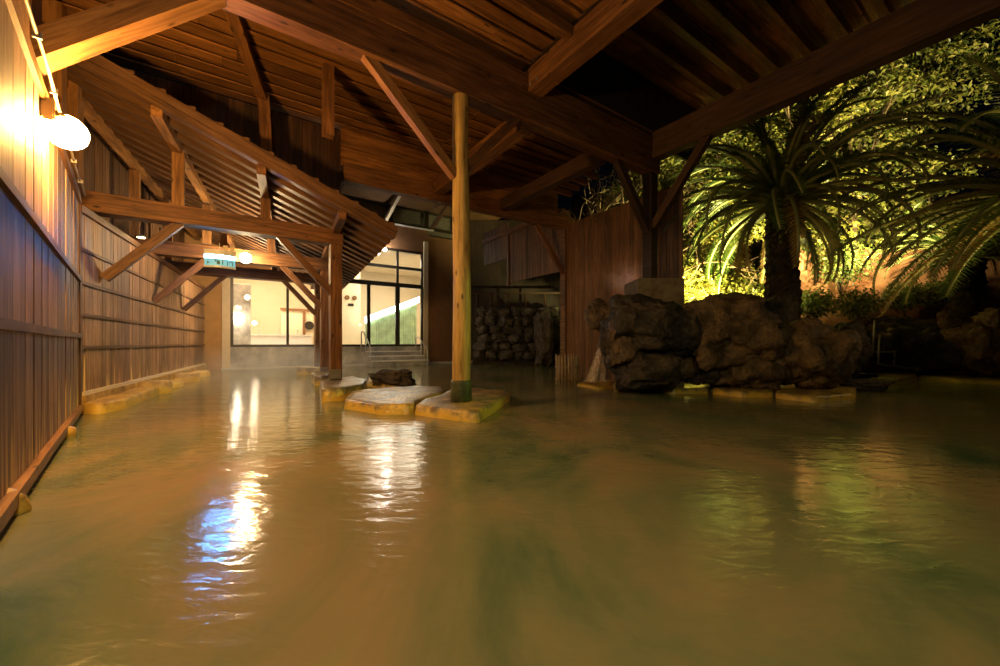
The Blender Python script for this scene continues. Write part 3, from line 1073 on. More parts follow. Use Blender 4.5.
# left room furniture
ws = empty('wash_counter', FB(-1.5, -3.6, 0.82), 'low pale wash counter with taps seen through the left window', 'counter')
o = fbox('top', -3.2, 0.3, 3.4, 3.9, 1.32, 1.4, M['pale_step'], ws, 0.01)
fbox('cabinet', -3.2, 0.3, 3.45, 3.9, 0.82, 1.32, M['white'], ws)
for x in (-2.7, -1.9, -1.1, -0.3):
    bm = bmesh.new()
    bm_tube(bm, [(x, 3.7, 1.4), (x, 3.7, 1.6), (x, 3.62, 1.66), (x, 3.5, 1.62)], 0.02)
    child(link('tap', to_mesh(bm, 'tap'), M['steel'], None, FM), ws)
sc = fbox('shower_screen', -2.95, -2.3, 1.9, 2.0, 0.82, 3.5, M['grey_tile'], None, 0.01)
tag(sc, 'grey pillar at the left edge of the left window', 'pillar')
for x, y, z, r, lab in ((-2.82, 1.75, 2.0, 0.09, 'bright round lamp at the far left inside the window'),
                        (-2.1, 3.9, 1.95, 0.08, 'small glowing lamp on the cream wall in the left window')):
    bm = bmesh.new()
    bmesh.ops.create_uvsphere(bm, u_segments=16, v_segments=10, radius=r)
    bmesh.ops.transform(bm, matrix=Matrix.Translation((x, y, z)), verts=bm.verts)
    sl_ = empty('round_lamp', FB(x, -y, z), lab, 'lamp')
    child(link('globe', to_mesh(bm, 'globe', True), M['room_globe'], None, FM), sl_)
    child(fcyl('bracket', x, y + r * 0.8, y + r + 0.05, z, 0.04, M['brass'], None, 10), sl_)
dw = fbox('door_2', -0.95, 0.5, 4.2, 4.3, 0.82, 2.7, M['room'])
struct(dw, 'inner cream door with brown head rail', 'door')
fbox('head_rail', -1.0, 0.5, 4.12, 4.2, 2.62, 2.74, M['brown_plaster'], dw)
fbox('jamb', 0.0, 0.12, 4.12, 4.2, 0.82, 2.62, M['brown_plaster'], dw)
fcyl('round_window', 0.3, 4.1, 4.19, 1.9, 0.22, M['frame'], dw)

# steps and handrails
st = struct(fbox('stair', 1.9, 4.5, -1.3, 0.0, -0.2, 0.20, M['grey_tile']), 'stone steps from the glass doors down into the bath', 'steps')
for k, (d0, z1) in enumerate(((-1.32, 0.24), (-0.9, 0.44), (-0.48, 0.64))):
    fbox('riser', 1.95, 4.45, d0, 0.0, 0.0 + 0.2 * k, z1 - 0.04, M['grey_tile'], st)
    fbox('nosing', 1.93, 4.47, d0 - 0.03, d0 + 0.3, z1 - 0.045, z1, M['white'], st)
for x, lab, s_ in ((1.75, 'taller steel handrail at the left of the bath steps', 1.0), (4.3, 'slim steel handrail at the right of the bath steps', 0.85)):
    hr = empty('handrail', FB(x, 1.5, 0), lab, 'handrail')
    bm = bmesh.new()
    bm_tube(bm, [(x, -1.55, -0.2), (x, -1.55, 0.80 * s_), (x, -1.45, 0.92 * s_), (x, -0.6, 1.45 * s_), (x, -0.5, 1.5 * s_), (x, -0.25, 1.5 * s_), (x, -0.2, 1.42 * s_), (x, -0.2, 0.6)], 0.028, 10)
    child(link('rail', to_mesh(bm, 'rail', True), M['steel'], None, FM), hr)
    bm = bmesh.new()
    bm_tube(bm, [(x, -0.85, 0.4), (x, -0.85, 1.28 * s_)], 0.024, 10)
    child(link('baluster', to_mesh(bm, 'baluster', True), M['steel'], None, FM), hr)
struct(fbox('trim_6', -3.3, 8.2, -0.35, 0.0, -0.3, 0.06, M['pale_step'], None, 0.02), 'pale stone kerb along the foot of the bathhouse', 'kerb')

# ================================================================== LAMPS
# wall lamp
lq = Vector((-3.70, 3.32, 2.80))
lamp = empty('wall_lamp', lq, 'glowing round globe lamp on the left wall at the end of the cable', 'lamp')
bm = bmesh.new()
bmesh.ops.create_uvsphere(bm, u_segments=32, v_segments=20, radius=0.137)
bmesh.ops.transform(bm, matrix=Matrix.Translation(lq), verts=bm.verts)
link('globe', to_mesh(bm, 'globe', True), M['lamp_glow'], lamp)
bq_ = Wc + W1 * 3.22 + nrm * 0.055
bq_.z = 2.90
bm = bmesh.new()
bm_box(bm, (-0.055, -0.04, -0.09), (0.055, 0.04, 0.09))
bmesh.ops.bevel(bm, geom=bm.edges[:], offset=0.012, segments=2, affect='EDGES')
link('bracket', to_mesh(bm, 'bracket'), M['brass'], lamp, frame_matrix(bq_, W1))
bm = bmesh.new()
bm_tube(bm, [bq_ + nrm * 0.03, bq_ + nrm * 0.08 - Z * 0.01, lq + (bq_ - lq) * 0.3], 0.02)
link('arm', to_mesh(bm, 'arm', True), M['brass'], lamp)
bm = bmesh.new()
dcap = (bq_ - lq).normalized()
bm_cyl(bm, lq + dcap * 0.12, lq + dcap * 0.17, 0.06, 0.045, 16)
link('collar', to_mesh(bm, 'collar', True), M['brass'], lamp)
# cable along the wall
bm = bmesh.new()
pts = []
for k in range(60):
    r = 8.0 - 8.0 * k / 59
    p = Wc + W1 * r + nrm * 0.075
    pts.append(Vector((p.x, p.y, 3.10 + 0.012 * math.sin(r * 4) - 0.02 * math.sin(r * 1.3))))
bm_tube(bm, pts, 0.011, 8)
cbl = link('cable', to_mesh(bm, 'cable', True), M['cable'], None)
tag(cbl, 'pale cable running along the top of the near left wall', 'cable')
for k in range(0, 60, 6):
    bm = bmesh.new()
    m_ = frame_matrix(pts[k], W1)
    bm_box(bm, (-0.012, -0.022, -0.022), (0.012, 0.022, 0.022), m_)
    child(link('clip', to_mesh(bm, 'clip'), M['grey_metal']), cbl)

# lit sign hanging from second truss
sq = at(220, 260, 7.2)
SM = frame_matrix(sq, U) @ Matrix.Scale(0.78, 4)
sg = empty('lit_sign', sq, 'blue white lit sign box hanging behind the nearest tie beam', 'sign')


def curved_panel(x0, x1, z0, z1, bow, th, seg=14):
    bm = bmesh.new()
    rows_ = []
    for i in range(seg + 1):
        t = i / seg
        x = x0 + (x1 - x0) * t
        y = -bow * math.sin(PI * t)
        rows_.append([bm.verts.new((x, y, z0)), bm.verts.new((x, y, z1)), bm.verts.new((x, y + th, z1)), bm.verts.new((x, y + th, z0))])
    for a_, c_ in zip(rows_, rows_[1:]):
        for k in range(4):
            j = (k + 1) % 4
            bm.faces.new((a_[k], c_[k], c_[j], a_[j]))
    bm.faces.new(rows_[0])
    bm.faces.new(rows_[-1][::-1])
    return bm


link('housing', to_mesh(curved_panel(-0.31, 0.31, 0.10, 0.23, 0.10, 0.16), 'housing'), M['white'], sg, SM)
link('tube', to_mesh(curved_panel(-0.30, 0.30, 0.02, 0.10, 0.09, 0.10), 'tube'), M['sign_glow'], sg, SM)
fc_ = link('face', to_mesh(curved_panel(-0.30, 0.30, -0.15, 0.02, 0.09, 0.08), 'face'), M['sign_face'], sg, SM)
link('lower_rim', to_mesh(curved_panel(-0.31, 0.31, -0.19, -0.15, 0.10, 0.12), 'lower_rim'), M['white'], sg, SM)
# pictogram marks on the face: a running figure, an arrow and a doorway
bm = bmesh.new()
for x0, x1, z0, z1 in ((-0.25, -0.17, -0.09, -0.075), (-0.25, -0.225, -0.11, -0.055), (-0.06, 0.0, -0.12, -0.03), (0.04, 0.06, -0.12, -0.01),
                       (-0.10, -0.07, -0.06, -0.01), (0.14, 0.25, -0.05, -0.035), (0.14, 0.155, -0.13, -0.035), (0.235, 0.25, -0.13, -0.035)):
    ym = -0.094 * math.sin(PI * ((x0 + x1) / 2 + 0.3) / 0.6) - 0.004
    bm_box(bm, (x0, ym - 0.003, z0), (x1, ym + 0.006, z1))
child(link('pictogram', to_mesh(bm, 'pictogram'), M['sign_mark'], None, SM), sg)
bm = bmesh.new()
bm_box(bm, (0.06, 0.0, 0.23), (0.16, 0.06, 0.36))
bm_box(bm, (-0.02, 0.02, 0.23), (0.0, 0.04, 0.40))
bm_box(bm, (0.19, 0.02, 0.19), (0.29, 0.08, 0.36))
link('hanger', to_mesh(bm, 'hanger'), M['beige'], sg, SM)
# warm globe on the front of the second tie beam
gq = at(245.5, 258, 8.95)
gl_ = empty('globe_lamp', gq, 'small warm round globe lamp to the right of the lit sign', 'lamp')
bm = bmesh.new()
bmesh.ops.create_uvsphere(bm, u_segments=20, v_segments=12, radius=0.115)
bmesh.ops.transform(bm, matrix=Matrix.Translation(gq), verts=bm.verts)
link('globe', to_mesh(bm, 'globe', True), M['globe_glow'], gl_)
bm = bmesh.new()
bm_cyl(bm, gq + V * 0.10 + Z * 0.02, gq + V * 0.42 + Z * 0.05, 0.03)
link('arm', to_mesh(bm, 'arm'), M['brass'], gl_)
# added fill bulb, unseen behind the third tie beam, brightens the bathhouse front
kq = LT(-1.75, 5.3, 3.14) + V * 0.34
kb_ = empty('fill_bulb', kq, 'added warm fill bulb unseen behind the third tie beam lighting the bathhouse front', 'lamp')
bm = bmesh.new()
bmesh.ops.create_uvsphere(bm, u_segments=20, v_segments=12, radius=0.10)
bmesh.ops.transform(bm, matrix=Matrix.Translation(kq), verts=bm.verts)
link('globe', to_mesh(bm, 'globe', True), M['bulb_glow'], kb_)
bm = bmesh.new()
bm_cyl(bm, kq - V * 0.09 + Z * 0.02, kq - V * 0.20 + Z * 0.04, 0.03)
link('arm', to_mesh(bm, 'arm'), M['brass'], kb_)
# two small lamps under the lean-to by the wall
for px, py, Y, lab in ((141, 237.5, 7.35, 'left one of two tiny bright lamps under the lean-to beam by the wall'),
                       (160, 239, 7.75, 'right one of two tiny bright lamps under the lean-to beam by the wall')):
    p = at(px, py, Y)
    dl = empty('eave_spot', p, lab, 'lamp')
    bm = bmesh.new()
    bm_lathe(bm, [(0.02, -0.012), (0.055, -0.006), (0.06, 0.0), (0.02, 0.004)], 16, Matrix.Translation(p))
    link('lens', to_mesh(bm, 'lens', True), M['warm_globe'], dl)
    bm = bmesh.new()
    bm_lathe(bm, [(0.062, 0.004), (0.07, 0.012), (0.05, 0.05), (0.015, 0.06), (0.015, 0.22)], 16, Matrix.Translation(p))
    link('housing', to_mesh(bm, 'housing', True), M['grey_metal'], dl)
# facade lamp behind the eave corner
fq = FB(2.75, 0.35, 5.25)
fl = empty('eave_lamp', fq, 'small white lamp glinting at the lower corner of the lean-to eave', 'lamp')
bm = bmesh.new()
bmesh.ops.create_uvsphere(bm, u_segments=16, v_segments=10, radius=0.08)
bmesh.ops.transform(bm, matrix=Matrix.Translation(fq), verts=bm.verts)
link('globe', to_mesh(bm, 'globe', True), M['white_glow'], fl)
bm = bmesh.new()
bm_cyl(bm, fq + V * 0.08, fq + V * 0.36, 0.03)
link('arm', to_mesh(bm, 'arm'), M['grey_metal'], fl)

# ================================================================== STONES IN THE POOL
T = 0.15


def outline(pts, z):
    return [tuple(gp(x, y, z)[:2]) for x, y in pts]


slab('stone_slab', outline([(344, 399), (350, 391), (372, 388), (400, 386), (441, 386), (447, 389), (436, 394), (418, 400), (413, 404), (380, 404)], T), -0.4, T, M['slab'],
     'left one of two flat wet slabs at the foot of the log', seed=1)
slab('stone_slab', outline([(415, 404), (424, 398), (440, 394), (452, 389), (476, 387), (506, 390), (509, 393), (496, 401), (478, 411), (455, 409)], T), -0.4, T, M['slab'],
     'slab carrying the log post with a yellow green edge', seed=2)
slab('stone_slab', outline([(320, 381), (330, 377), (352, 376), (367, 379), (363, 384), (340, 387), (322, 388)], 0.24), -0.4, 0.24, M['slab'],
     'slab under the nearest lean-to post with an ochre edge', seed=3)
slab('stone_slab', outline([(311, 374), (317, 371.5), (327, 371.5), (332, 374), (326, 377), (315, 377)], 0.2), -0.4, 0.24, M['slab'],
     'smaller slab under the second lean-to post', seed=4)
c_ = LT(0, 5.3, 0)
slab('stone_slab', [(c_.x - 0.5, c_.y - 0.35), (c_.x + 0.4, c_.y - 0.4), (c_.x + 0.5, c_.y + 0.4), (c_.x - 0.4, c_.y + 0.4)], -0.4, 0.24, M['slab'],
     'farthest slab under the third lean-to post', seed=5)
slab('stone_slab', outline([(367, 383), (369, 378), (386, 377), (407, 378), (413, 381), (409, 386), (385, 387)], 0.08), -0.4, 0.12, M['slab'],
     'low brown slab under the dark craggy rock', seed=6)
qa = gp(391, 384, 0.12)
rock(Vector((qa.x, qa.y + 0.1, 0.23)), (0.86, 0.55, 0.36), 3, M['rock'], 'dark craggy rock lying on the slab between posts', 'rock', rough=0.5, facet=0.5, freq=1.8)
# ledges along left wall
slab('stone_ledge', [(-5.93, 5.5), (-5.62, 5.45), (-5.68, 5.9), (-6.2, 6.8), (-6.62, 7.55), (-7.02, 7.62), (-6.55, 6.7)], -0.4, 0.16, M['ledge'],
     'large ochre wedge shaped ledge below the far left wall', 'ledge', 7)
for (s, w, h, dep, lab) in ((2.1, 0.55, 0.26, 0.5, 'ochre crusted block at the far end of the wedge ledge'),
                            (3.3, 0.9, 0.13, 0.4, 'low flat ledge further along the far left wall'),
                            (4.7, 0.7, 0.24, 0.5, 'crusted stump of stone by the far left wall'),
                            (6.6, 0.8, 0.16, 0.45, 'last small ledge near the bathhouse wall')):
    p = Wc + Wd * s + Vector((Wd.y, -Wd.x, 0)) * 0.05
    nq = Vector((Wd.y, -Wd.x, 0))
    slab('stone_ledge', [tuple((p + Wd * x + nq * y)[:2]) for x, y in ((0, 0), (0.1, dep * 0.9), (w * 0.6, dep), (w, dep * 0.7), (w * 1.02, 0))][::-1], -0.4, h, M['ledge'], lab, 'ledge', int(s * 10))
for px, py, lab in ((56, 433, 'small ochre stone stub at the foot of the near wall'), (-9, 508, 'ochre stone stub at the left edge nearest the camera')):
    q = gp(px, py, 0.06)
    rock(Vector((q.x - 0.03, q.y + 0.05, 0.02)), (0.24, 0.2, 0.22), px + 1, M['ledge'], lab, 'stone', 'stone_stub', sub=3)

# ================================================================== ROCKS ON THE RIGHT
def rk(px, py, Y, wpx, hpx, seed, mat, label, depth=None, **kw):
    p = at(px, py, Y)
    w, h = wpx / F * Y, hpx / F * Y
    rock(p, (w, depth or (w + h) / 2, h), seed, M[mat], label, **kw)


rk(598, 316, 9.3, 24, 32, 11, 'rock_brown', 'squarish brown rock at the far left of the cascade rocks')
rk(641, 325, 7.62, 74, 58, 12, 'rock', 'big black boulder below the concrete block')
rk(622, 345, 7.6, 40, 50, 13, 'rock_brown', 'brown faced boulder just right of the falling water')
rk(645, 370, 7.6, 62, 40, 14, 'rock', 'low dark boulder behind the left ledge slabs')
rk(722, 332, 7.9, 90, 70, 15, 'rock_brown', 'largest pitted brown boulder in the middle of the rockwork', rough=0.45, facet=0.4)
rk(681, 367, 7.9, 30, 26, 16, 'rock_brown', 'small rounded brown rock below the largest boulder')
rk(704, 374, 7.8, 26, 24, 17, 'rock', 'little dark rock between two low boulders')
rk(742, 368, 7.85, 62, 46, 18, 'rock_brown', 'low cracked boulder left of the upright end boulder')
rk(806, 356, 7.65, 66, 72, 19, 'rock_brown', 'upright end boulder at the right of the rockwork')
rk(768, 326, 8.6, 44, 56, 20, 'rock', 'dark rock at the foot of the big cycad trunk')
rk(676, 332, 7.7, 40, 50, 21, 'rock', 'shadowed rock wedged under the concrete block')
rk(838, 352, 8.8, 34, 56, 72, 'rock', 'dark rock behind the upright end boulder')
rk(858, 385, 8.2, 54, 16, 73, 'rock', 'low flat black rock at the waterline right of the upright boulder', depth=0.6)
rk(607, 352, 8.6, 16, 40, 23, 'rock_brown', 'narrow rock the water runs down')
for i, (pts, lab) in enumerate((
        ([(613, 384), (620, 380), (648, 381), (650, 386), (632, 388), (614, 388)], 'leftmost ledge slab below the cascade rocks'),
        ([(650, 386), (653, 380), (690, 380), (709, 383), (708, 390), (670, 390)], 'second ledge slab along the rockwork'),
        ([(713, 390), (716, 382), (760, 383), (773, 386), (772, 393), (740, 393)], 'third ledge slab along the rockwork'),
        ([(776, 394), (780, 385), (820, 385), (856, 388), (855, 395), (815, 398)], 'rightmost ledge slab below the upright boulder'))):
    slab('ledge_slab', outline(pts, 0.08), -0.4, 0.11, M['slab'], lab, 'ledge', 30 + i)
slab('ledge_slab', outline([(577, 384), (590, 379), (612, 381), (612, 387), (598, 388)], 0.03), -0.4, 0.05, M['slab'], 'thin flat stone where the falling water lands', 'ledge', 40)
slab('ledge_slab', outline([(832, 378), (845, 372), (915, 371), (917, 377), (890, 382), (850, 382)], 0.1), -0.4, 0.14, M['slab'], 'broad flat slab behind the upright boulder', 'ledge', 41)
slab('ledge_slab', outline([(918, 377), (930, 374), (1040, 378), (1045, 384), (960, 381)], 0.05), -0.4, 0.08, M['slab'], 'long low slab along the right bank', 'ledge', 42)
# right bank
bank = [(852, 352, 11.2, 40, 44, 'dark bank rock behind the end boulder'), (883, 345, 11.6, 44, 40, 'dark bank rock behind the pipe rail'),
        (914, 350, 11.4, 40, 42, 'dark bank rock right of the pipe rail'), (945, 355, 11.2, 48, 36, 'low wide rock on the right bank'),
        (977, 350, 10.8, 56, 52, 'large brown rock on the right bank'), (1012, 352, 10.6, 50, 60, 'rock cut by the right edge of the view'),
        (963, 324, 11.4, 38, 26, 'flat topped rock below the dark palm trunk'), (925, 333, 12.0, 50, 26, 'dim rock under the low bright frond'),
        (893, 328, 12.2, 44, 24, 'dim upper rock behind the pipe rail')]
for i, (px, py, Y, w, h, lab) in enumerate(bank):
    rk(px, py, Y, w, h, 50 + i, 'rock_brown' if i in (4, 6) else 'rock', lab)
rk(992, 320, 10.6, 26, 26, 66, 'pitted', 'round pale pitted rock on the right bank')

# pipe rail
q = at(873, 372, 10.2)
pr = empty('pipe_rail', Vector((q.x, q.y, 0)), 'thin bent metal pipe rail before the right bank', 'rail')
for pts in ([(875, 320), (873, 352), (895, 352), (894, 364)], [(880, 335), (878, 364), (918, 369)]):
    bm = bmesh.new()
    bm_tube(bm, [at(x, y, 10.2) for x, y in pts], 0.026, 8)
    link('pipe', to_mesh(bm, 'pipe', True), M['grey_metal'], pr)

# falling water
bm = bmesh.new()
top, bot = [], []
cols, rws = 16, 14
grid = []
for j in range(rws + 1):
    t = j / rws
    row = []
    for i in range(cols + 1):
        s = i / cols
        xl = 599 - 15 * t
        xr = 604 + 1 * t
        p = at(xl + (xr - xl) * s, 346 + 36 * t ** 1.0, 8.35 - 0.25 * t)
        p.y += 0.06 * math.sin(s * 11) * (0.4 + t) - 0.10 * math.sin(PI * s)
        row.append(bm.verts.new(p))
    grid.append(row)
for j in range(rws):
    for i in range(cols):
        bm.faces.new((grid[j][i], grid[j][i + 1], grid[j + 1][i + 1], grid[j + 1][i]))
o = link('waterfall', to_mesh(bm, 'waterfall', True), M['fall'])
tag(o, 'thin veil of hot water falling beside the bamboo guard', 'waterfall')
md = o.modifiers.new('thick', 'SOLIDIFY')
md.thickness = 0.02

# bamboo guard
bq = gp(567, 384, 0.0)
bg = empty('bamboo_guard', bq, 'round bamboo stake guard standing in the water at the corner', 'fence')
for k in range(20):
    an = 2 * PI * k / 20
    p = bq + Vector((0.26 * math.cos(an), 0.26 * math.sin(an), 0))
    bm = bmesh.new()
    hgt = 0.72 + random.uniform(-0.05, 0.03)
    bm_cyl(bm, p - Z * 0.2, p + Z * hgt, 0.024, 0.022, 8)
    link('stake', to_mesh(bm, 'stake', True), M['bamboo'], bg)
for z in (0.12, 0.42):
    bm = bmesh.new()
    ring_ = [bq + Vector((0.29 * math.cos(2 * PI * k / 24), 0.29 * math.sin(2 * PI * k / 24), z)) for k in range(25)]
    bm_tube(bm, ring_, 0.012, 6)
    link('hoop', to_mesh(bm, 'hoop', True), M['bamboo'], bg)

# rear stone wall with rail behind the log
sw = empty('stone_wall', Vector((0.3, 18.0, 0)), 'rough dark stone wall beyond the log at the back of the bath', 'wall', None, 'structure')
bm = bmesh.new()
bm_box(bm, (-1.25, 18.0, -0.3), (3.4, 18.6, 2.25))
link('core', to_mesh(bm, 'core'), M['soil'], sw)
rnd = random.Random(21)
protos = [rock_mesh((1, 1, 1), 200 + k, sub=4) for k in range(6)]
for p_ in protos:
    p_.polygons.foreach_set('use_smooth', [True] * len(p_.polygons))
    p_.materials.append(M['rock_grey'])
z = 0.18
while z < 2.4:
    x = -1.3 + rnd.uniform(0, 0.3)
    h = rnd.uniform(0.34, 0.46)
    while x < 3.3:
        w = rnd.uniform(0.36, 0.75)
        o = bpy.data.objects.new('stone', rnd.choice(protos))
        COL.objects.link(o)
        o.parent = sw
        o.location = Vector((x + w / 2, 17.95 + rnd.uniform(-0.06, 0.06), z + h / 2 + rnd.uniform(-0.05, 0.05))) - sw.location
        o.rotation_euler = (rnd.uniform(-0.3, 0.3), rnd.uniform(-0.3, 0.3), rnd.uniform(0, 6))
        o.scale = (w * 1.02, w * 0.9, h * 1.12)
        x += w
    z += h
rock(Vector((1.95, 17.0, 1.2)), (0.85, 0.8, 2.6), 71, M['rock_grey'], 'tall standing stone before the dark stone wall', 'rock', 'standing_stone')
struct(fbox('trim_7', 8.2, 15, -0.2, 0.5, -0.3, 0.08, M['slab'], None, 0.02), 'stone kerb at the foot of the rear stone wall', 'kerb')
rl = empty('rear_rail', Vector((0.5, 18.3, 2.3)), 'dark wooden rail on top of the rear stone wall', 'rail')
beam('top_rail', (-1.3, 18.3, 3.35), (3.4, 18.3, 3.35), 0.08, 0.08, M['fascia'], rl)
for x in (-1.1, -0.4, 0.4, 1.2, 2.1):
    beam('upright', (x, 18.3, 2.2), (x, 18.3, 3.35), 0.07, 0.07, M['fascia'], rl)
struct(board_wall('wall_rear', (-3.2, 20.6), (5.0, 20.6), 0, 7.5, M['char'], 0.2, seed=31), 'board wall coloured black for the dark void behind the rear rail', 'wall')  # boards coloured black to paint the unlit void behind the rail

# ================================================================== GARDEN
bm = bmesh.new()
gx, gy = 40, 30
grid = []
for j in range(gy + 1):
    row = []
    for i in range(gx + 1):
        x = 3.0 + 22 * i / gx
        y = 8.8 + 16 * j / gy
        zz = 0.35 + max(0, (y - 9.5)) * 0.12 + max(0, y - 13.2) * 0.72 + 0.25 * noise.noise(Vector((x * 0.5, y * 0.5, 0)))
        if y < 9.6 or x < 4.4:
            zz = min(zz, 0.3)
        if x > 8.5 and y < 11.0:
            zz = min(zz, -0.25)
        row.append(bm.verts.new((x, y, zz)))
    grid.append(row)
for j in range(gy):
    for i in range(gx):
        bm.faces.new((grid[j][i], grid[j][i + 1], grid[j + 1][i + 1], grid[j + 1][i]))
struct(link('ground', to_mesh(bm, 'ground', True), M['soil']), 'dark planted slope rising behind the rockwork', 'ground')

# terracotta garden wall
bm = bmesh.new()
bm_box(bm, (9.6, 13.3, 0.4), (20, 13.6, 4.2))
bmesh.ops.bevel(bm, geom=bm.edges[:], offset=0.04, segments=2, affect='EDGES')
struct(link('wall_garden', to_mesh(bm, 'wall_garden'), M['terracotta']), 'terracotta garden wall glimpsed between the palm fronds', 'wall')

rng = np.random.default_rng(3)


def leaf_cloud(centers, radii, count, size, squash=0.7, shell=0.55):
    """Bent leaf quads scattered through blobs: returns verts, faces."""
    vol = np.array([r ** 2 for r in radii])
    pick = rng.choice(len(centers), count, p=vol / vol.sum())
    c = np.array(centers)[pick]
    r = np.array(radii)[pick]
    d = rng.normal(size=(count, 3))
    d /= np.linalg.norm(d, axis=1)[:, None]
    rad = r * (shell + (1 - shell) * rng.random(count)) * (0.85 + 0.3 * rng.random(count))
    p = c + d * rad[:, None] * np.array([1, 1, squash])
    nrm_ = d * 0.6 + rng.normal(size=(count, 3)) * 0.55 + np.array([0, -0.15, 0.45])
    nrm_ /= np.linalg.norm(nrm_, axis=1)[:, None]
    t = np.cross(nrm_, rng.normal(size=(count, 3)))
    t /= np.linalg.norm(t, axis=1)[:, None]
    bt = np.cross(nrm_, t)
    s = size * (0.65 + 0.7 * rng.random(count))[:, None]
    a = p - t * s * 0.5
    tip = p + t * s * 0.5 - nrm_ * s * 0.10
    l_ = p + bt * s * 0.24 + nrm_ * s * 0.06
    r_ = p - bt * s * 0.24 + nrm_ * s * 0.06
    v_ = np.stack([a, l_, tip, r_], axis=1).reshape(-1, 3)
    base = np.arange(count)[:, None] * 4
    f = np.concatenate([base + np.array([0, 1, 2]), base + np.array([0, 2, 3])])
    return v_.tolist(), f.tolist()


def tree(x, y, z, h, crown, leafmat, label, count, size=0.14, lean=(0, 0), cat='tree', name='broadleaf_tree'):
    root = empty(name, (x, y, z), label, cat, 'trees on the garden slope')
    rnd = random.Random(int(x * 100 + y * 10))
    bm = bmesh.new()
    pts = [Vector((x + lean[0] * t + 0.15 * math.sin(t * 4 + x), y + lean[1] * t, z - 0.2 + h * t)) for t in (0, 0.2, 0.4, 0.6, 0.8, 1.0)]
    bm_tube(bm, pts, [0.13, 0.11, 0.09, 0.075, 0.055, 0.03], 8)
    centers, radii = [], []
    for (dx, dy, dz, r) in crown:
        cpt = Vector((x + dx, y + dy, z + dz))
        centers.append(tuple(cpt))
        radii.append(r)
        st_ = pts[rnd.choice((2, 3, 4))]
        mid = (st_ + cpt) / 2 + Vector((rnd.uniform(-.2, .2), rnd.uniform(-.2, .2), rnd.uniform(0.0, .3)))
        bm_tube(bm, [st_, mid, cpt], [0.05, 0.035, 0.012], 6)
        for q_ in range(4):
            e = cpt + Vector((rnd.uniform(-1, 1), rnd.uniform(-1, 0.3), rnd.uniform(-.6, .8))) * r * 0.9
            bm_tube(bm, [mid.lerp(cpt, rnd.random()), (cpt + e) / 2 + Vector((0, 0, .1)), e], [0.02, 0.014, 0.005], 5)
    link('trunk', to_mesh(bm, 'trunk', True), M['bark'], root)
    v_, f_ = leaf_cloud(centers, radii, count, size)
    mesh_np('crown', v_, f_, M[leafmat], root)
    return root


def blobs(w, h0, h1, n_, r0, r1, seed, dep=0.8):
    rnd = random.Random(seed)
    return [(rnd.uniform(-w, w), rnd.uniform(-dep, dep), rnd.uniform(h0, h1), rnd.uniform(r0, r1)) for _ in range(n_)]


TREES = [
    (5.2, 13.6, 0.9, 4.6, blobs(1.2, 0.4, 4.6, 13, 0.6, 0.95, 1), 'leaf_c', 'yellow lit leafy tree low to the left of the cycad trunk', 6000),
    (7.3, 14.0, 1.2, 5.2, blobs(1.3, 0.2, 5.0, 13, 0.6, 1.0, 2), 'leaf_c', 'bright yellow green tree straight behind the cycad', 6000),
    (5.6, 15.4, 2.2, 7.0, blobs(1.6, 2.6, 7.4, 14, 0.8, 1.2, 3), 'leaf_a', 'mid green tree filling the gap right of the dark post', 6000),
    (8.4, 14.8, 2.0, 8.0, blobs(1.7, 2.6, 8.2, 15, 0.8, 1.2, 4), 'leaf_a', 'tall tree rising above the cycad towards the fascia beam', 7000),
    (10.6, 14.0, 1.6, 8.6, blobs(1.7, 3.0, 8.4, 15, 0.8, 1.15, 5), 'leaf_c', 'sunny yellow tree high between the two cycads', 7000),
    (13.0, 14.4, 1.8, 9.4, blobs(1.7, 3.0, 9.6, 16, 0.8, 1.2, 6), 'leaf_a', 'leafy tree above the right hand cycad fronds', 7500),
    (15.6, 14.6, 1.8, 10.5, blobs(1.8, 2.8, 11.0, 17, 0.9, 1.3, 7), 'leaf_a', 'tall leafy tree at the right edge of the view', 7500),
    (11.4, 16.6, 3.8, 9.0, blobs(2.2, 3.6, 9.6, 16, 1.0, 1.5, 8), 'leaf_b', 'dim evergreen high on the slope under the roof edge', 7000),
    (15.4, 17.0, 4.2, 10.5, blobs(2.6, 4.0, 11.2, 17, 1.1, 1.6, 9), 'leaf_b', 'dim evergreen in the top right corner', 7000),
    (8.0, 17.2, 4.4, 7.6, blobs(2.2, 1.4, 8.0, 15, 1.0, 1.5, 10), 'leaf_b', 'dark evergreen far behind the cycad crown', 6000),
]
for (x, y, z, h, cr, lm, lab, cnt) in TREES:
    tree(x, y, z, h, cr, lm, lab, cnt, 0.155 if x < 9 else 0.19)
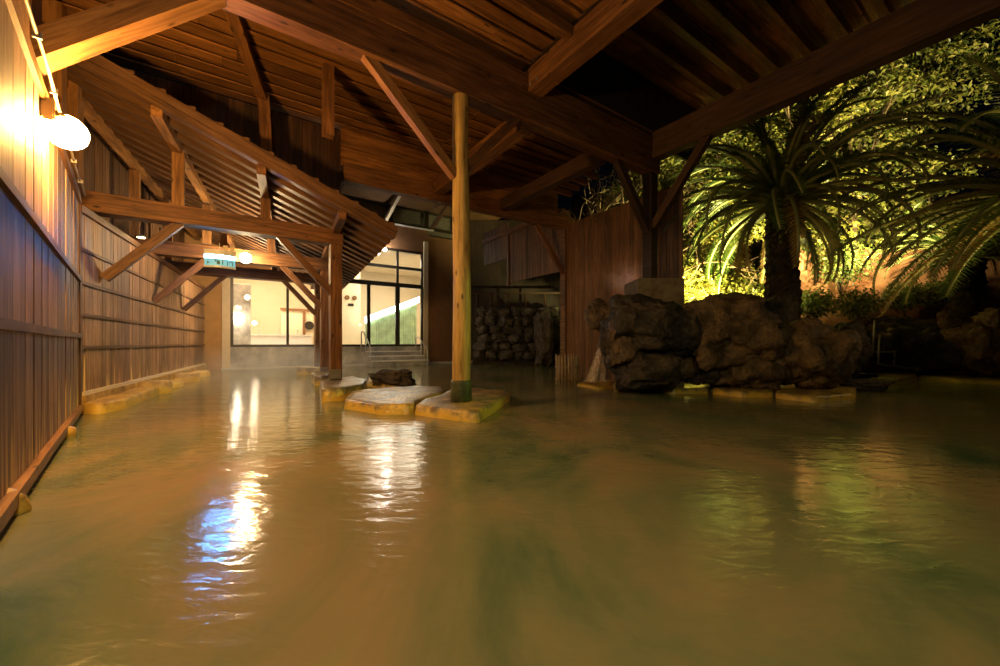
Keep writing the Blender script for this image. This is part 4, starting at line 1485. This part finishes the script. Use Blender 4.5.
# low shrubs between wall and rocks
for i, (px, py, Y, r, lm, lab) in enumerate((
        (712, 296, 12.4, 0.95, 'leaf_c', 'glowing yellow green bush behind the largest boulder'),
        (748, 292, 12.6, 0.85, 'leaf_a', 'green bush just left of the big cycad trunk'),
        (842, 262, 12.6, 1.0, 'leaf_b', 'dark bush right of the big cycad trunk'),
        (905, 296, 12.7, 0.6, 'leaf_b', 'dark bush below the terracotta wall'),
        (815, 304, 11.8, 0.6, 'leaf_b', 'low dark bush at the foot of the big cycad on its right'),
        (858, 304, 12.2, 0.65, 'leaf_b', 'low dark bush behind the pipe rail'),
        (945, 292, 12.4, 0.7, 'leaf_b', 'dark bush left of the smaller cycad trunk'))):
    p = at(px, py, Y)
    rt = empty('shrub', (p.x, p.y, p.z - r * 0.8), lab, 'shrub')
    bm = bmesh.new()
    for k in range(7):
        e = p + Vector((random.uniform(-1, 1), random.uniform(-1, 1), random.uniform(0, 0.8))) * r * 0.8
        bm_tube(bm, [p - Z * r * 1.2, (p + e) / 2 - Z * 0.1, e], [0.025, 0.018, 0.006], 5)
    link('stem', to_mesh(bm, 'stem', True), M['bark'], rt)
    v_, f_ = leaf_cloud([tuple(p)], [r], 1500, 0.12, 0.8, 0.3)
    mesh_np('foliage', v_, f_, M[lm], rt)
# bare twiggy shrub seen between the braces of the dark post
q = Vector((4.1, 11.2, 0.5))
rt = empty('bare_shrub', q, 'tangle of pale bare branches behind the braces of the dark post', 'shrub')
bm = bmesh.new()
rnd = random.Random(77)


def twig(p, d, L, r, depth):
    e = p + d * L
    m_ = (p + e) / 2 + Vector((rnd.uniform(-1, 1), rnd.uniform(-1, 1), rnd.uniform(-1, 1))) * L * 0.12
    bm_tube(bm, [p, m_, e], [r, r * 0.8, r * 0.6], 5)
    if depth:
        for _ in range(3 if depth > 1 else 4):
            nd = (d + Vector((rnd.uniform(-1, 1), rnd.uniform(-1, 1), rnd.uniform(-0.7, 0.9))) * 0.9).normalized()
            twig(e.lerp(p, rnd.uniform(0, 0.4)), nd, L * rnd.uniform(0.5, 0.75), r * 0.6, depth - 1)


for k in range(4):
    twig(q, Vector((rnd.uniform(-0.35, 0.25), rnd.uniform(-0.2, 0.2), 1)).normalized(), 2.6, 0.045, 4)
link('branches', to_mesh(bm, 'branches', True), M['bark'], rt)


# steam by the concrete block
ms = bpy.data.materials.new('thin_steam')
ms.use_nodes = True
nt = ms.node_tree
nt.nodes.remove(nt.nodes['Principled BSDF'])
vs_ = N(nt, 'ShaderNodeVolumeScatter')
vs_.inputs['Color'].default_value = (0.95, 0.93, 0.9, 1)
nz = noise_tex(nt, obj_coord(nt), 2.2, 4, 0.6)
dn = N(nt, 'ShaderNodeMapRange')
dn.inputs['From Min'].default_value = 0.40
dn.inputs['From Max'].default_value = 0.75
dn.inputs['To Max'].default_value = 1.6
nt.links.new(nz, dn.inputs['Value'])
tcs = N(nt, 'ShaderNodeTexCoord')
mps = N(nt, 'ShaderNodeMapping', name='radii')
mps.inputs['Scale'].default_value = (1 / 0.75, 1 / 0.55, 1 / 0.5)
nt.links.new(tcs.outputs['Object'], mps.inputs['Vector'])
ln = N(nt, 'ShaderNodeVectorMath', operation='LENGTH')
nt.links.new(mps.outputs[0], ln.inputs[0])
fd = N(nt, 'ShaderNodeMapRange', name='fade', interpolation_type='SMOOTHSTEP')
fd.inputs['From Min'].default_value = 1.0
fd.inputs['From Max'].default_value = 0.15
nt.links.new(ln.outputs['Value'], fd.inputs['Value'])
mu = N(nt, 'ShaderNodeMath', operation='MULTIPLY')
nt.links.new(dn.outputs[0], mu.inputs[0])
nt.links.new(fd.outputs[0], mu.inputs[1])
nt.links.new(mu.outputs[0], vs_.inputs['Density'])
nt.links.new(vs_.outputs[0], nt.nodes['Material Output'].inputs['Volume'])
bm = bmesh.new()
bmesh.ops.create_icosphere(bm, subdivisions=3, radius=1.0)
for v in bm.verts:
    v.co = Vector((v.co.x * 0.75, v.co.y * 0.55, v.co.z * 0.5))
tag(link('steam', to_mesh(bm, 'steam', True), ms, None, Matrix.Translation((3.1, 9.3, 2.55))),
    'thin rosy steam drifting behind the concrete block', 'steam', None, 'stuff')

# low mist over the hot water in front of the bathhouse
m2 = ms.copy()
m2.name = 'low_mist'
for n_ in m2.node_tree.nodes:
    if n_.name == 'radii':
        n_.inputs['Scale'].default_value = (1 / 3.4, 1 / 4.6, 1 / 0.9)
    if n_.type == 'MAP_RANGE' and n_.name != 'fade':
        n_.inputs['To Max'].default_value = 0.30
        n_.inputs['From Min'].default_value = 0.30
    if n_.type == 'TEX_NOISE':
        n_.inputs['Scale'].default_value = 0.7
bm = bmesh.new()
bmesh.ops.create_icosphere(bm, subdivisions=3, radius=1.0)
for v in bm.verts:
    v.co = Vector((v.co.x * 3.4, v.co.y * 4.6, v.co.z * 0.9))
tag(link('mist', to_mesh(bm, 'mist', True), m2, None, Matrix.Translation((-6.6, 11.6, 0.25))),
    'pale low mist over the water before the bathhouse windows', 'mist', None, 'stuff')

# cycads -------------------------------------------------------------
def frond_meshes(L, droop, lift, n_leaf, leaf_len, seed):
    """One feathery frond along +x: returns (stalk mesh, leaflet mesh)."""
    rnd = random.Random(seed)
    P = []
    th = lift
    p = Vector((0, 0, 0))
    n_ = 24
    P.append(p.copy())
    for i in range(n_):
        t = i / n_
        th -= droop / n_ * (0.4 + 1.2 * t)
        p = p + Vector((math.cos(th), 0, math.sin(th))) * L / n_
        P.append(p.copy())
    bm = bmesh.new()
    bm_tube(bm, P, [0.020 * (1 - 0.85 * i / n_) + 0.003 for i in range(n_ + 1)], 6)
    stalk = to_mesh(bm, 'stalk', True)
    vs_, fs_ = [], []
    for k in range(n_leaf):
        t = 0.10 + 0.90 * k / (n_leaf - 1)
        f = t * n_
        i = min(int(f), n_ - 1)
        base = P[i].lerp(P[i + 1], f - i)
        tan = (P[i + 1] - P[i]).normalized()
        upv = Vector((0, 1, 0)).cross(tan) * -1
        ll = leaf_len * (math.sin(PI * (0.12 + 0.80 * t)) ** 0.7) * rnd.uniform(0.9, 1.08)
        for sd in (-1, 1):
            d = (tan * 0.62 + Vector((0, sd, 0)) * 0.85 + upv * 0.28 + Vector((0, 0, -0.12)) + Vector((rnd.uniform(-.14, .14), rnd.uniform(-.14, .14), rnd.uniform(-.16, .16)))).normalized()
            wv = tan * 0.0033
            tip = base + d * ll - Vector((0, 0, ll * 0.18))
            mid = base + d * ll * 0.55
            b0 = len(vs_)
            vs_ += [base - wv, base + wv, mid + wv * 0.95, mid - wv * 0.95, tip]
            fs_ += [(b0, b0 + 1, b0 + 2, b0 + 3), (b0 + 3, b0 + 2, b0 + 4)]
    me = bpy.data.meshes.new('leaflets')
    me.from_pydata([tuple(v) for v in vs_], [], fs_)
    return stalk, me


FR = []
for k, (dr, lf) in enumerate(((1.5, 0.5), (1.9, 0.6), (1.2, 0.3), (2.2, 0.8), (0.75, 0.12))):
    s_, l_ = frond_meshes(1.0, dr, lf, 92, 0.098 if k < 4 else 0.115, 90 + k)
    s_.materials.append(M['rachis'])
    l_.materials.append(M['frond'])
    l2 = l_.copy()
    l2.materials.clear()
    l2.materials.append(M['frond_dry'])
    FR.append((s_, l_, l2))


def cycad(loc, trunk_h, trunk_r, specs, label, top_scale=1.0):
    root = empty('cycad', loc, label, 'palm')
    bm = bmesh.new()
    rws, sg_ = 46, 30
    rings = []
    for j in range(rws + 1):
        t = j / rws
        ring = []
        for k in range(sg_):
            an = 2 * PI * k / sg_
            r = trunk_r * (1.12 - 0.3 * t + 0.22 * t ** 6) * (1 + 0.16 * math.sin(an * 9 + (j % 2) * PI) * ((j % 3) / 2.0) + 0.15 * noise.noise(Vector((math.cos(an) * 2, math.sin(an) * 2, t * 8 + loc[0]))))
            ring.append(bm.verts.new((r * math.cos(an), r * math.sin(an), t * trunk_h)))
        rings.append(ring)
    for a_, c_ in zip(rings, rings[1:]):
        for k in range(sg_):
            j = (k + 1) % sg_
            bm.faces.new((a_[k], a_[j], c_[j], c_[k]))
    bm.faces.new(rings[0][::-1])
    bm.faces.new(rings[-1])
    o = link('trunk', to_mesh(bm, 'trunk'), M['palm_bark'], root, Matrix.Translation(loc))
    for (az, tilt_, L, kind, dry) in specs:
        s_, l_, l2 = FR[kind]
        fo = bpy.data.objects.new('frond', s_)
        COL.objects.link(fo)
        fo.parent = root
        fo.location = (0.10 * math.cos(az), 0.10 * math.sin(az), trunk_h - 0.05)
        fo.rotation_euler = (random.uniform(-0.25, 0.25), -tilt_, az)
        fo.scale = (L, L, L)
        lo_ = bpy.data.objects.new('leaflets', l2 if dry else l_)
        COL.objects.link(lo_)
        lo_.parent = fo
    return root


rnd = random.Random(12)


def crown_spec(n_, hi, lo, L0, L1, dry, kinds=(0, 1, 2, 3)):
    out = []
    for k in range(n_):
        layer = (k + 0.5) / n_
        out.append((k * 2.39996 + rnd.uniform(-0.25, 0.25), hi - (hi - lo) * layer + rnd.uniform(-0.14, 0.14),
                    rnd.uniform(L0, L1), rnd.choice(kinds), rnd.random() < dry * layer))
    return out


sp = crown_spec(76, 1.08, -0.75, 2.5, 3.2, 0.12)
for k in range(7):
    sp.append((rnd.uniform(-0.9, 0.5), -0.9 - rnd.random() * 0.3, 2.3, 0, k % 2 == 0))
for k in range(16):
    sp.append((k * 0.39 + rnd.uniform(-0.1, 0.1), -1.35 - rnd.random() * 0.25, rnd.uniform(1.5, 2.1), 4, k % 5 == 0))
for k in range(4):
    sp.append((PI + rnd.uniform(-0.4, 0.5), -0.85, 2.3, 0, True))
cycad(Vector((6.6, 9.1, 0.9)), 3.45, 0.33, sp, 'big dark cycad with arching fronds standing behind the rockwork')
sp = crown_spec(44, 0.95, -0.5, 3.0, 3.6, 0.30, (0, 1, 2))
for az_, tl_, L_, dry_ in ((PI - 0.02, 0.12, 3.5, False), (PI + 0.10, -0.02, 3.4, True), (PI - 0.22, -0.06, 3.7, False),
                           (PI + 0.02, -0.20, 3.4, False), (PI + 0.24, -0.28, 3.3, True), (PI - 0.12, -0.36, 3.3, False),
                           (PI + 0.12, -0.46, 3.1, False), (PI - 0.32, -0.50, 3.3, True), (PI + 0.34, -0.12, 3.4, False)):
    sp.append((az_, tl_, L_, 4, dry_))
cycad(Vector((10.0, 6.9, 0.2)), 3.45, 0.30, sp, 'cycad whose long fronds sweep in from the right edge')
sp = crown_spec(46, 0.9, -0.6, 1.7, 2.2, 0.3, (0, 1, 3))
cycad(Vector((13.2, 11.0, 0.4)), 3.0, 0.34, sp, 'smaller cycad with a dark trunk before the terracotta wall')

# repeats carry a shared group phrase
GROUPS = {'ledge_slab': 'ledge slabs at the foot of the rocks', 'stone_slab': 'flat stone slabs standing in the pool',
          'stone_ledge': 'ochre ledges along the far left wall', 'stone_stub': 'ochre stone stubs by the near left wall',
          'shrub': 'low shrubs behind the rockwork', 'cycad': 'cycads in the garden', 'handrail': 'steel handrails of the bath steps',
          'board_screen': 'hanging board panels', 'roof_post': 'posts standing on the left wall', 'round_vent': 'round vents behind the glass doors',
          'round_lamp': 'round lamps inside the bathhouse', 'eave_spot': 'tiny lamps under the lean-to', 'cross_beam': 'cross beams of the pavilion'}
for o in list(bpy.data.objects):
    if o.parent is None and 'label' in o and 'group' not in o:
        base = o.name.split('.')[0]
        if base == 'boulder':
            o['group'] = 'rocks of the right bank' if 'bank' in o['label'] or 'palm' in o['label'] or 'edge' in o['label'] or 'frond' in o['label'] or 'rail' in o['label'] else 'boulders of the rockwork'
        elif base in GROUPS:
            o['group'] = GROUPS[base]
